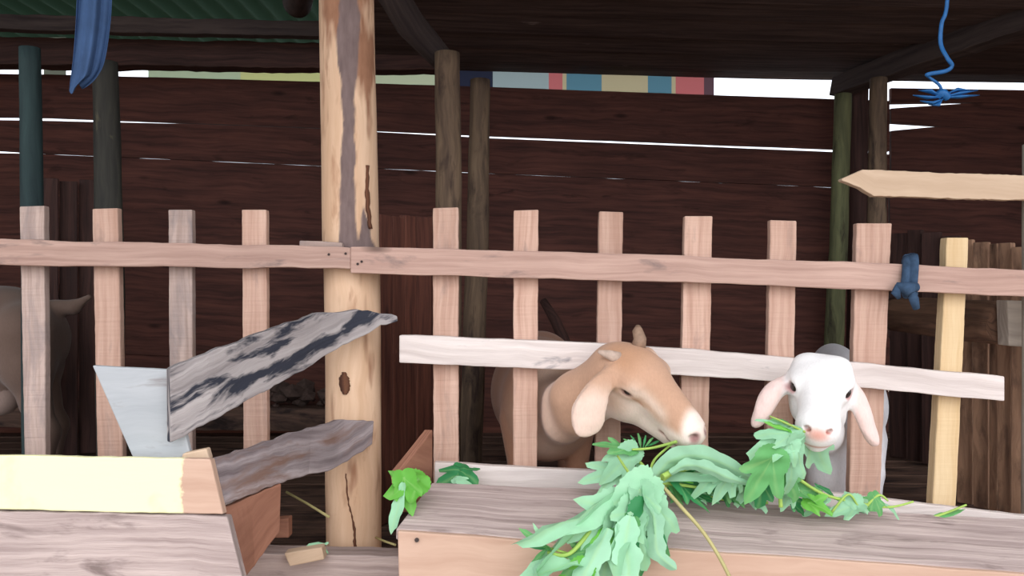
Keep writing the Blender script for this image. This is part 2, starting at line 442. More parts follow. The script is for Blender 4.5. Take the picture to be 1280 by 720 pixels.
o = link('roof', mesh_from('roof', V, Fc), m, smooth=True); tag(o, kind='structure')
sd = o.modifiers.new('thickness', 'SOLIDIFY'); sd.thickness = 0.002

# ------------------------------------------------------------------ BEAMS AND POSTS
def thing_board(name, label, cat, mat, *a, **k):
    o = qboard(name, mat, *a, **k); return tag(o, label, cat, k.get('group'))

tag(qboard('roof_batten', M['beam'], (-300, 10), (640, 32), (640, 50), (-300, 30), 3.15, 0.05, rag=0.003),
    'thin grey-brown batten under the green corrugated roof', 'beam')
tag(qboard('wall_beam', M['wall_deep'], (-320, 40), (556, 56), (556, 87), (-320, 76), 3.34, 0.09, rag=0.004),
    'thick dark beam running above the pale strip on the left', 'beam')
tag(tube('roof_log', M['beam'], [P(452, -75, 2.28), P(512, 30, 2.46), P(556, 78, 2.6)], [0.042, 0.044, 0.036], wob=0.06, step=0.05),
    'slanting dark round log just right of the big post at the ceiling', 'beam')
raf = tube('rafter_pole', M['beam'], [P(380, -62, 2.3), P(372, 4, 3.0)], 0.05, wob=0.05, step=0.05)
tag(raf, 'round pole under the green roof against the left of the big post', 'beam')
# heavy diagonal beam, top right
a, b_, c, d_ = P(1040, 97, 3.42), P(1420, -70, 2.35), P(1420, -12, 2.35), P(1036, 119, 3.42)
tag(board('diagonal_beam', M['beam'], [a, b_], [d_, c], 0.07, rag=0.003), 'squared dark beam slanting up to the top right corner', 'beam')

def post(px0, py0, px1, py1, d, r, mat, name, label, z_to=0.86, wob=0.08):
    a = P(px0, py0, d); b = P(px1, py1, d)
    t = (z_to - a.z) / (b.z - a.z); e = a.lerp(b, t)
    mid = a.lerp(e, 0.45) + Vector((r * 0.12, 0, 0))
    o = tube(name, mat, [a, mid, e], [r * 0.92, r, r * 1.05], wob=wob, step=0.04)
    return tag(o, label, 'post', 'posts inside the pen')
post(37, 60, 39, 262, 2.10, 0.026, M['teal_post'], 'support_post', 'blue-grey dark post rising behind the leftmost fence slat', wob=0.04)
post(131, 78, 134, 262, 2.2, 0.0335, M['dark_post'], 'support_post', 'mottled dark round post behind the second slat from the left')
post(559, 66, 559, 262, 2.45, 0.0375, M['brown_post'], 'support_post', 'knobbly round post meeting the slanting log right of the big post')
post(600, 100, 596, 262, 2.75, 0.035, M['brown_post'], 'support_post', 'thinner rear post standing in shadow right of the knobbly post')
post(1054, 118, 1042, 420, 3.2, 0.034, M['green_post'], 'support_post', 'moss-green thin post behind the pointed tip of the pale plank')
post(1073, 100, 1070, 420, 3.45, 0.04, M['wall_deep'], 'support_post', 'almost black post between the green post and the brown post')
post(1098, 98, 1094, 300, 2.95, 0.031, M['brown_post'], 'support_post', 'brown squared-looking post above the widest fence slat')

# the big debarked post
tm = M['post'].copy(); tm.name = 'debarked_trunk'; M['trunk'] = tm
n, l = tm.node_tree.nodes, tm.node_tree.links
b = next(x for x in n if x.type == 'BSDF_PRINCIPLED'); src = b.inputs['Base Color'].links[0].from_socket
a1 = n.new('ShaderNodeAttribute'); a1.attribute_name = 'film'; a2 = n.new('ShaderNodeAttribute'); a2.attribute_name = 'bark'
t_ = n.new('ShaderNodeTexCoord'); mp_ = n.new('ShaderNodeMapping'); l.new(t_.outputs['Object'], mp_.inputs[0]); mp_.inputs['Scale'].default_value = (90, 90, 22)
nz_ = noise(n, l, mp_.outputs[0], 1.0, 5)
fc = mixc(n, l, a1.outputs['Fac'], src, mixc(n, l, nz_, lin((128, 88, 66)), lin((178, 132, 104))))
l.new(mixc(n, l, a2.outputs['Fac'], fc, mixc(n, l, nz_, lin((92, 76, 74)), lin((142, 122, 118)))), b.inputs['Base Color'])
bp_root = empty('main_post', (P(440, 360, 1.875).x, 1.875, 0.80), 'thick debarked tree-trunk post with a grey bark streak, between the two troughs', 'post')
DP = 1.883
pr = lambda pl, prr: (prr - pl) / 2 / F * DP
profile = [(-160, 398, 466), (0, 399, 468), (150, 401, 471), (300, 403, 474), (340, 405, 475), (480, 407, 476), (600, 407, 477), (690, 408, 477), (725, 406, 479)]
pts = [P((a + b) / 2, y, DP) for y, a, b in profile]; rads = [pr(a, b) * 0.985 for y, a, b in profile]
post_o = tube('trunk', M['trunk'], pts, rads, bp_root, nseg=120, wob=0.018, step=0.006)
from mathutils import noise as mnoise
def interp(tab, x):
    xs_ = [q[0] for q in tab]
    return [float(np.interp(x, xs_, [q[k] for q in tab])) for k in range(1, len(tab[0]))]
T1 = [(-160, 424, 450), (0, 424, 449), (40, 421, 449), (80, 423, 447), (110, 427, 444), (150, 428, 443), (190, 427, 442), (230, 426, 441), (270, 423, 443), (300, 421, 448), (315, 421, 466)]
T2 = [(255, 455, 455), (268, 452, 458), (280, 450, 461), (300, 448, 465), (315, 447, 468)]
bark = []; film = []
for v in post_o.data.vertices:
    p = v.co; X = 640 + F * p.x / p.y; Yp = 360 - F * (p.z - H) / p.y
    n1 = mnoise.fractal(Vector((p.x * 45, p.z * 14, p.y * 20)), 1.0, 2.0, 4)
    n2 = mnoise.fractal(Vector((p.x * 30, p.z * 6, p.y * 30 + 7)), 1.0, 2.0, 4)
    Xw = X + n1 * 3.5; b_ = 0.0
    if p.y < DP:
        for T in (T1, T2):
            if T[0][0] <= Yp <= 315:
                l_, r_ = interp(T, Yp); d_ = min(Xw - l_, r_ - Xw); b_ = max(b_, min(1, max(0, d_ / 1.6 + 0.4)))
    bark.append(b_)
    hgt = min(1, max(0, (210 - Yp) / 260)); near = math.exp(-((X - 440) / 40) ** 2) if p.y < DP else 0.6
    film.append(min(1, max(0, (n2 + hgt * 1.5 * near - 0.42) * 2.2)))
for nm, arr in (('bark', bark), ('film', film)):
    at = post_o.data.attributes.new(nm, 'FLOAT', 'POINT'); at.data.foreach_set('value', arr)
def post_at(py):
    for i in range(len(profile) - 1):
        if profile[i][0] <= py <= profile[i + 1][0]:
            t = (py - profile[i][0]) / (profile[i + 1][0] - profile[i][0])
            return pts[i].lerp(pts[i + 1], t), rads[i] + (rads[i + 1] - rads[i]) * t
def strip_on_post(name, mat, rows, lift=0.0022, label=None, parent=None):
    """rows: (py, px_left, px_right) of a patch lying on the post's front"""
    V = []; Fc = []; U = []
    dense = []
    for i in range(len(rows) - 1):
        for k in range(6):
            t = k / 6; dense.append(tuple(rows[i][q] + (rows[i + 1][q] - rows[i][q]) * t for q in range(3)))
    dense.append(rows[-1]); rnd = random.Random(len(rows) + int(rows[0][1]))
    m = 6
    for (py, xl, xr) in dense:
        c, r = post_at(py); xl += rnd.uniform(-1, 1) * 0.8; xr += rnd.uniform(-1, 1) * 0.8
        for j in range(m + 1):
            x = (xl + (xr - xl) * j / m - 640) / F * (c.y - r) - c.x
            s = max(-0.97, min(0.97, x / r)); ang = math.asin(s)
            rr_ = r * 1.02 + (lift if 0 < j < m else -0.001)
            V.append(Vector((c.x + rr_ * math.sin(ang), c.y - rr_ * math.cos(ang), P(0, py, c.y - r).z))); U.append((py * 0.0017, j * 0.005))
    for i in range(len(dense) - 1):
        for j in range(m):
            a = i * (m + 1) + j; Fc.append((a, a + 1, a + m + 2, a + m + 1))
    o = link(name, mesh_from(name, V, Fc, U), mat, parent, smooth=True)
    s = o.modifiers.new('t', 'SOLIDIFY'); s.thickness = 0.002; s.offset = -1
    if label: o['label'] = label
strip_on_post('split', M['crack'], [(205, 456, 458), (235, 455, 458), (262, 456, 459), (285, 459, 462)], 0.0008, parent=bp_root)
strip_on_post('split', M['crack'], [(592, 432, 433.4), (620, 433, 435), (642, 438, 440), (665, 442, 445), (688, 441, 446)], 0.0008, parent=bp_root)
strip_on_post('knot_scar', M['crack'], [(465, 428, 432), (472, 424, 436), (480, 423, 438), (488, 425, 437), (493, 429, 434)], 0.002, parent=bp_root)

# right-hand post at the frame edge
rp = P(1293, 250, 1.84)
tag(tube('corner_post', M['cut'], [P(1300, 180, 1.86), P(1299, 420, 1.86), P(1298, 735, 1.86)], 0.033, nseg=12, wob=0.03, step=0.05),
    'pale post at the right edge holding the peeled plank', 'post')

# ------------------------------------------------------------------ FENCES
FS = 1.822   # front of slats
FR = 1.795   # front of rails
lf = empty('slat_fence', (P(220, 360, FS).x, FS, 0.86), 'left pen fence of thin upright slats with one long rail', 'fence')
qboard('rail', M['rail'], (-160, 295), (438, 309), (438, 336), (-160, 329), FR - 0.004, 0.026, lf, rag=0.002)
for i, (tl, tr, br, bl, mt) in enumerate([
    ((24, 258), (55, 257), (58, 700), (33, 700), 'slat_grey'),
    ((115, 261), (147, 260), (156, 700), (124, 700), 'slat'),
    ((210, 262), (240, 262), (241, 700), (213, 700), 'slat_grey'),
    ((302, 262), (333, 262), (335, 700), (305, 700), 'slat'),
    ((-70, 258), (-40, 258), (-38, 700), (-68, 700), 'slat')]):
    vboard('slat', M[mt], tl, tr, br, bl, FS, 0.022, lf, rag=0.0006, seg=0.012)
# loose chip lying on rail joint
qboard('wedge', M['slat_grey'], (374, 301), (428, 303), (428, 309.5), (374, 308), FS - 0.026, 0.02, lf)

rf = empty('slat_fence', (P(860, 360, FS).x, FS, 0.86), 'right pen fence of upright slats with a brown top rail and a whitish lower rail', 'fence')
t = [(438, 308), (640, 313), (850, 320), (1110, 329), (1280, 337), (1420, 343)]
bt = [(438, 341), (640, 347), (850, 353), (1115, 363), (1280, 371), (1420, 377)]
board('rail', M['rail'], [P(x, y, FR - 0.004) for x, y in t], [P(x, y, FR - 0.004) for x, y in bt], 0.026, rf, rag=0.0015, label='long brown top rail')
t = [(499, 419), (560, 421), (640, 424), (720, 429), (860, 436), (990, 447), (1110, 457), (1256, 471)]
bt = [(499, 453), (560, 457), (640, 459), (720, 462), (860, 469), (990, 478), (1110, 488), (1256, 501)]
board('rail', M['rail_pale'], [P(x, y, FR - 0.004) for x, y in t], [P(x, y, FR - 0.004) for x, y in bt], 0.026, rf, rag=0.0018, label='bleached whitish lower rail')
for i, (tl, tr, br, bl, mt) in enumerate([
    ((541, 260), (573, 259), (573, 700), (542, 700), 'slat'),
    ((642, 263), (673, 262), (671, 700), (641, 700), 'slat'),
    ((749, 264), (779, 265), (774, 700), (742, 700), 'slat'),
    ((856, 270), (891, 270), (883, 700), (847, 700), 'slat'),
    ((963, 275), (996, 276), (989, 700), (955, 700), 'slat'),
    ((1071, 279), (1115, 279), (1097, 700), (1059, 700), 'slat'),
    ((1184, 297), (1211, 297), (1192, 700), (1162, 700), 'slat_yellow')]):
    vboard('slat', M[mt], tl, tr, br, bl, FS, 0.022 if mt != 'slat_yellow' else 0.03, rf, rag=0.0007, seg=0.012,
           label='fresh yellow slat' if mt == 'slat_yellow' else None)
# nails in the rails
for (x, y) in [(411, 318), (432, 317), (447, 330), (452, 327)]:
    tube('nail', M['iron'], [P(x, y, FR - 0.006), P(x, y, FR + 0.004)], 0.0028, rf if x > 438 else lf, nseg=8)

# dark rag tied round the top rail
kn = empty('tied_rag', P(1136, 350, 1.78), 'dark blue rag knotted around the top rail right of the widest slat', 'rag')
def loop_pts(cx, cy, w, h, d0, d1, n=16):
    return [P(cx + w * 0.12 * math.sin(a * 2), cy - h * math.cos(a), (d0 + d1) / 2 - (d1 - d0) / 2 * math.sin(a)) for a in [2 * math.pi * i / n for i in range(n + 1)]]
tube('loop', M['knot'], loop_pts(1140, 345, 8, 23, 1.778, 1.832), 0.011, kn, nseg=10, wob=0.25)
tube('loop', M['knot'], loop_pts(1133, 346, 8, 22, 1.776, 1.834), 0.009, kn, nseg=10, wob=0.25)
tube('knot', M['knot'], [P(1120, 357, 1.776), P(1134, 361, 1.765), P(1146, 358, 1.77)], [0.008, 0.015, 0.009], kn, nseg=10, wob=0.2)
tube('tail', M['knot'], [P(1138, 362, 1.766), P(1143, 374, 1.764), P(1146, 386, 1.77)], [0.008, 0.010, 0.007], kn, nseg=10, wob=0.2, flat=0.6)
tube('tail', M['knot'], [P(1124, 358, 1.77), P(1120, 366, 1.768), P(1124, 373, 1.775)], [0.008, 0.009, 0.004], kn, nseg=10, wob=0.2, flat=0.6)

# peeled plank nailed across at the right, pointed tip
t = [(1052, 224), (1062, 217), (1078, 211), (1098, 210), (1112, 214), (1280, 219), (1420, 223)]
bt = [(1054, 226), (1066, 232), (1078, 236), (1094, 238), (1090, 246), (1280, 250), (1420, 254)]
t2 = [(1052, 224), (1078, 211.5), (1110, 213.5), (1190, 216.5), (1280, 219), (1350, 221), (1420, 223)]
tag(board('peeled_plank', M['peeled'], [P(x, y, 1.80) for x, y in t2], [P(x, y, 1.80) for x, y in [(1053, 226), (1076, 235), (1092, 245), (1190, 248), (1280, 250), (1350, 252), (1420, 254)]], 0.022, rag=0.0012, seg=0.008),
    'pale peeled plank with a pointed torn tip, above the fence at the right', 'plank')

# ------------------------------------------------------------------ PARTITIONS
def partition(label, items, mat, th=0.02, rag=0.002):
    """items: list of (X0,Y0,X1,Y1,ztop,zbot) upright boards"""
    it = items[0]
    r = empty('partition', (it[0], it[1], 0.86), label, 'partition')
    for (x0, y0, x1, y1, zt, zb) in items:
        board('plank', mat, [Vector((x0, y0, zt)), Vector((x0, y0, zb))], [Vector((x1, y1, zt)), Vector((x1, y1, zb))], th, r, rag=rag, seg=0.06)
    return r
rr = random.Random(3)
its = []
xs = [476, 492, 507, 521, 541, 560]
for i in range(len(xs) - 1):
    d = 2.12 + i * 0.07; a = P(xs[i], 270 + rr.uniform(-4, 3), d); b = P(xs[i + 1] - 1, 270, d + 0.05)
    its.append((a.x, a.y, b.x, b.y, a.z, 0.865))
partition('dark red-brown upright board partition right of the big post', its, M['red_part'])
its = []
xs = [1196, 1216, 1236, 1247, 1264, 1290, 1320]
for i in range(len(xs) - 1):
    d = 2.36 - i * 0.05; a = P(xs[i], [300, 303, 305, 304, 309, 314][i], d); b = P(xs[i + 1] - 1, 305, d - 0.03)
    its.append((a.x, a.y, b.x, b.y, a.z, 0.865))
partition('brown upright board partition behind the right end of the fence', its, M['right_part'])
its = []
xs = [1112, 1134, 1152, 1176, 1200]
for i in range(len(xs) - 1):
    d = 3.0 - i * 0.06; a = P(xs[i], [292, 288, 291, 295][i], d); b = P(xs[i + 1] - 1, 290, d - 0.04)
    its.append((a.x, a.y, b.x, b.y, a.z, 0.865))
partition('almost black upright boards between the widest slat and the yellow slat', its, M['wall_deep'])
its = []
xs = [52, 74, 98, 124]
for i in range(len(xs) - 1):
    d = 2.95 + i * 0.05; a = P(xs[i], [222, 226, 224][i], d); b = P(xs[i + 1] - 1, 222, d + 0.02)
    its.append((a.x, a.y, b.x, b.y, a.z, 0.865))
partition('dark upright boards in the left pen between the two left posts', its, M['wall_deep'])

# log with cut end, right
lg = empty('log_beam', P(1240, 405, 2.05), 'horizontal log with a pale squared cut end, below the top rail at the right edge', 'log')
tube('log', M['log'], [P(1120, 392, 2.62), P(1190, 399, 2.25), P(1262, 406, 1.98)], [0.05, 0.055, 0.052], lg, wob=0.07, step=0.04, nseg=24)
qboard('cut_end', M['cut'], (1259, 376), (1330, 379), (1330, 436), (1261, 432), 1.925, 0.045, lg, rag=0.002, label='pale squared end')

# back ledge with litter
tag(qboard('ledge_beam', M['floor'], (-60, 503), (560, 514), (560, 543), (-60, 533), 3.35, 0.1, rag=0.004), 'low dark ledge beam along the foot of the back wall, left', 'beam')
V = []; Fc = []
rnd = random.Random(11)
for k in range(60):
    c = P(rnd.uniform(318, 560), 505, 3.4) + Vector((0, rnd.uniform(-0.03, 0.03), 0)); hh = rnd.uniform(0.012, 0.05); 
    hgt = 0.09 * math.exp(-((c.x + 0.87) / 0.22) ** 2); c.z += -0.01 + rnd.uniform(0, hgt)
    bm = bmesh.new(); bmesh.ops.create_icosphere(bm, subdivisions=1, radius=hh)
    o0 = len(V)
    for v in bm.verts: V.append(c + Vector((v.co.x * rnd.uniform(.7, 1.3), v.co.y, v.co.z * 0.7)))
    for f in bm.faces: Fc.append(tuple(o0 + v.index for v in f.verts))
    bm.free()
me = mesh_from('litter', V, Fc)
tag(link('litter', me, M['muck']), 'heap of dry litter and clods on the back ledge left of the big post', 'litter', kind='stuff')

# front sill between the troughs
sl = board('sill_board', M['trough_grey'], [P(300, 690, 1.74), P(500, 696, 1.74)], [P(300, 740, 1.74), P(500, 746, 1.74)], 0.06, rag=0.002)
tag(sl, 'weathered sill board at the foot of the big post between the troughs', 'board')
tag(qboard('wood_chip', M['peeled'], (355, 692), (402, 684), (405, 699), (362, 708), 1.70, 0.03, rag=0.001), 'small clean wood offcut lying on the sill left of the big post', 'offcut')
tag(qboard('wood_block', M['brown_board'], (338, 650), (361, 648), (361, 673), (338, 673), 1.80, 0.03, rag=0.0005), 'small square sawn block end beside the left trough', 'block')
tag(tube('straw', M['stem_old'], [P(358, 615, 1.9), P(385, 630, 1.86), P(411, 646, 1.8)], 0.0028, nseg=8), 'thin pale straw slanting in front of the floor left of the post', 'straw')
tag(tube('straw', M['stem_old'], [P(470, 672, 1.84), P(482, 677, 1.8), P(494, 681, 1.77)], 0.0024, nseg=8), 'short pale straw stuck low between the big post and right trough', 'straw')

# ------------------------------------------------------------------ RIGHT TROUGH
rt = empty('feed_trough', (0.5, 1.6, 0.7), 'long wooden feed trough on the right heaped with green leaves', 'trough')
t = [P(540, 603, 1.665), P(740, 611, 1.665), P(1010, 634, 1.665), P(1280, 649, 1.665), P(1420, 657, 1.665)]
b_ = [P(495, 661, 1.50), P(740, 680, 1.50), P(1010, 695, 1.50), P(1280, 715, 1.50), P(1430, 724, 1.50)]
board('rim_board', M['trough_grey'], t, b_, 0.022, rt, rag=0.0025, label='weathered grey sloping rim board')
t = [P(497, 664, 1.492), P(740, 682, 1.492), P(1010, 698, 1.492), P(1280, 718, 1.492), P(1430, 727, 1.492)]
b_ = [P(500, 800, 1.495), P(740, 800, 1.495), P(1010, 810, 1.495), P(1280, 820, 1.495), P(1430, 825, 1.495)]
board('front_board', M['trough_warm'], t, b_, 0.022, rt, rag=0.0008, label='clean pinkish front board')
t = [P(543, 578, 1.772), P(800, 592, 1.772), P(1050, 618, 1.772), P(1280, 645, 1.772), P(1420, 655, 1.772)]
b_ = [P(543, 690, 1.772), P(800, 700, 1.772), P(1050, 710, 1.772), P(1280, 720, 1.772), P(1420, 725, 1.772)]
board('back_board', M['rail_pale'], t, b_, 0.02, rt, rag=0.001, label='whitish back board')
board('bottom_board', M['trough_grey'], [Vector((-0.20, 1.52, 0.96)), Vector((1.1, 1.52, 0.90))], [Vector((-0.16, 1.77, 0.96)), Vector((1.25, 1.77, 0.90))], 0.02, rt)
board('end_board', M['brown_board'], [P(541, 537, 1.765), P(498, 592, 1.64)], [P(541, 640, 1.765), P(505, 640, 1.64)], 0.018, rt, back=(-1, 0.3, 0), label='red-brown pointed end board')
tube('nail', M['iron'], [P(521, 675, 1.488), P(521, 675, 1.50)], 0.004, rt, nseg=8)

# ------------------------------------------------------------------ LEFT TROUGH
lt = empty('feed_trough', (-0.95, 1.55, 0.7), 'left wooden feed trough with pale yellow paint on its upper front board', 'trough')
board('front_board', M['painted'], [P(-150, 566, 1.45), P(263, 574, 1.45)], [P(-150, 634, 1.44), P(279, 643, 1.44)], 0.022, lt, rag=0.001, seg=0.015, label='upper front board, mostly covered in pale yellow paint')
board('front_board', M['trough_grey'], [P(-150, 636, 1.435), P(284, 645, 1.435)], [P(-150, 800, 1.42), P(322, 800, 1.42)], 0.024, lt, rag=0.0015, seg=0.015, label='rough grey lower front board')
# smooth light grey end board rising above the front
board('grey_board', M['grey_board'], [P(115, 457, 1.50), P(212, 462, 1.50)], [P(186, 618, 1.50), P(250, 618, 1.50)], 0.014, lt, rag=0.0004, seg=0.015, label='smooth light grey tapered board')
# rotten plank back to the post
t = [P(212, 461, 1.466), P(262, 440, 1.515), P(330, 414, 1.61), P(400, 389, 1.715), P(424, 391, 1.745), P(446, 388, 1.765), P(468, 390, 1.777), P(497, 394, 1.789)]
b_ = [P(213, 552, 1.466), P(262, 528, 1.515), P(330, 490, 1.61), P(385, 460, 1.70), P(420, 436, 1.745), P(446, 425, 1.765), P(476, 408, 1.777), P(498, 402, 1.789)]
board('side_plank', M['old_plank'], t, b_, 0.016, lt, rag=0.0035, seg=0.012, label='upper side plank, grey with black rot and a torn tip')
t = [P(264, 575, 1.465), P(330, 553, 1.56), P(400, 531, 1.68), P(430, 524, 1.735), P(468, 526, 1.785)]
b_ = [P(281, 631, 1.465), P(330, 612, 1.56), P(385, 592, 1.68), P(420, 586, 1.735), P(466, 556, 1.785)]
board('side_plank', M['old_plank2'], t, b_, 0.018, lt, rag=0.003, seg=0.012, label='lower side plank, weathered grey and splintered')
t = [P(281, 634, 1.475), P(318, 619, 1.54), P(352, 604, 1.60)]
b_ = [P(303, 728, 1.475), P(318, 708, 1.54), P(350, 664, 1.60)]
board('end_board', M['brown_board'], t, b_, 0.016, lt, rag=0.002, seg=0.012, label='red-brown end board')
board('back_board', M['trough_grey'], [P(-150, 580, 1.772), P(330, 588, 1.772)], [P(-150, 680, 1.772), P(330, 680, 1.772)], 0.02, lt)
board('bottom_board', M['trough_grey'], [Vector((-1.15, 1.47, 0.94)), Vector((-0.50, 1.47, 0.94))], [Vector((-1.15, 1.77, 0.94)), Vector((-0.50, 1.77, 0.94))], 0.02, lt)
tag(qboard('wood_chip', M['peeled'], (228, 567), (258, 561), (262, 575), (226, 575), 1.486, 0.02, rag=0.0004), 'tiny wood chip on the left trough behind the yellow painted board', 'offcut')

# ------------------------------------------------------------------ BANNER behind the open slot of the back wall
def banner(segs, py0, py1, d, label):
    r = None
    V = []; Fc = []; mats = []; mi = []
    allm = {}
    for (x0, x1, c) in segs:
        if c not in allm:
            allm[c] = len(mats); mats.append(plain('tarpaulin_%s' % ('_'.join(str(q) for q in c)), c, 0.6, 0.04, 8, trans=0.75))
        n = max(1, int((x1 - x0) / 6))
        for k in range(n):
            xa = x0 + (x1 - x0) * k / n; xb = x0 + (x1 - x0) * (k + 1) / n
            o = len(V)
            for (x, y) in ((xa, py0), (xb, py0), (xb, py1), (xa, py1)):
                p = P(x, y + (x - 620) * 0.035 + (4 * math.sin(x * 0.07) if y == py1 else 0), d); p.y += 0.01 * math.sin(x * 0.05); V.append(p)
            Fc.append((o, o + 1, o + 2, o + 3)); mi.append(allm[c])
    me = mesh_from('tarpaulin', V, Fc); o = link('tarpaulin', me, mats)
    for i, p in enumerate(me.polygons): p.material_index = mi[i]
    return tag(o, label, 'tarpaulin')
G, R_, B_, Y_, D_ = (160, 178, 180), (196, 112, 114), (92, 136, 154), (190, 180, 146), (100, 76, 84)
banner([(562, 616, (44, 48, 66)), (616, 686, G), (686, 703, R_), (703, 708, Y_), (708, 752, B_), (752, 810, Y_), (810, 839, B_), (839, 844, Y_), (844, 880, R_), (880, 893, D_)], 72, 135, 3.65, 'printed tarpaulin with red, blue and beige patches behind the top of the back wall')
banner([(185, 300, (186, 204, 172)), (300, 410, (208, 214, 148)), (410, 562, (196, 208, 176))], 72, 135, 3.65, 'pale yellow-green tarpaulin strip behind the wall top, left of the slanting log')
banner([(54, 84, (120, 126, 112))], 66, 150, 3.65, 'small pale scrap of sheet in the slot left of the blue cloth')

# ------------------------------------------------------------------ HANGING CLOTH AND STRING
V = []; Fc = []; U = []
rows = [(-140, 104, 140), (-60, 99, 141), (0, 95, 141), (30, 94, 139), (60, 92, 135), (80, 90, 131), (95, 88, 127), (103, 87, 118), (112, 86, 104)]
m = 18
for (py, xl, xr) in rows:
    for j in range(m + 1):
        s = j / m
        dd = 1.86 + 0.012 * math.sin(s * 9.0 + py * 0.004) + 0.006 * math.sin(s * 21 + py * 0.01)
        yy = py + (-14 * max(0, s - 0.55) if py > 90 else 0) + (6 * math.sin(s * 8) if py > 100 else 0)
        V.append(P(xl + (xr - xl) * s, yy, dd)); U.append((py * .001, s))
for i in range(len(rows) - 1):
    for j in range(m):
        a = i * (m + 1) + j; Fc.append((a, a + 1, a + m + 2, a + m + 1))
o = link('hanging_cloth', mesh_from('hanging_cloth', V, Fc, U), M['cloth'], smooth=True)
s = o.modifiers.new('t', 'SOLIDIFY'); s.thickness = 0.002
s = o.modifiers.new('s', 'SUBSURF'); s.levels = 1; s.render_levels = 2
tag(o, 'faded blue cloth strip hanging at the top left', 'cloth')
st = empty('hanging_string', P(1185, -40, 1.95), 'blue plastic string hanging at the top right with a frayed bow', 'string')
def cr(pts, n=8):   # catmull-rom
    out = []; q = [pts[0]] + list(pts) + [pts[-1]]
    for i in range(1, len(q) - 2):
        for k in range(n):
            t = k / n; a, b, c, d = q[i - 1], q[i], q[i + 1], q[i + 2]
            out.append(0.5 * ((2 * b) + (c - a) * t + (2 * a - 5 * b + 4 * c - d) * t * t + (3 * b - a - 3 * c + d) * t ** 3))
    out.append(q[-2]); return out
D = 1.95
tube('string', M['rope'], cr([P(1186, -120, D), P(1184, 0, D), P(1177, 30, D), P(1176, 55, D), P(1184, 72, D - .01), P(1190, 82, D), P(1182, 89, D), P(1160, 93, D - .01), P(1162, 97, D), P(1174, 106, D), P(1178, 116, D)]), 0.0052, st, nseg=8, wob=0.25, flat=0.6)
tube('knot', M['rope'], cr([P(1172, 120, D), P(1178, 116, D - .008), P(1184, 122, D)]), 0.009, st, nseg=8, wob=0.3)
for (a, b, c) in [((1176, 122), (1160, 122), (1141, 119)), ((1176, 121), (1162, 114), (1148, 113)), ((1178, 124), (1165, 129), (1150, 126)),
                  ((1180, 121), (1198, 117), (1222, 113)), ((1180, 122), (1200, 121), (1224, 119)), ((1180, 119), (1196, 112), (1212, 113)), ((1176, 124), (1172, 131), (1160, 131))]:
    tube('frayed_end', M['rope'], [P(*a, D), P(*b, D - 0.008), P(*c, D)], [0.005, 0.011, 0.002], st, nseg=8, flat=0.35)

# ------------------------------------------------------------------ GOATS (signed distance field -> one continuous skin)
def roundcone(a, ra, b, rb):
    a = np.array(a, float); b = np.array(b, float); r = max(ra, rb)
    def f(p):
        ab = b - a; t = np.clip(((p - a) @ ab) / (ab @ ab), 0, 1)
        return np.linalg.norm(p - (a + t[..., None] * ab), axis=-1) - (ra + (rb - ra) * t)
    return f, np.minimum(a, b) - r, np.maximum(a, b) + r

def ellip(c, r, R=None):
    c = np.array(c, float); r = np.array(r, float); R = np.eye(3) if R is None else np.array(R, float)   # rows = axes
    def f(p):
        q = (p - c) @ R.T
        k0 = np.linalg.norm(q / r, axis=-1); k1 = np.linalg.norm(q / (r * r), axis=-1) + 1e-9
        return k0 * (k0 - 1.0) / k1
    m = r.max(); return f, c - m, c + m

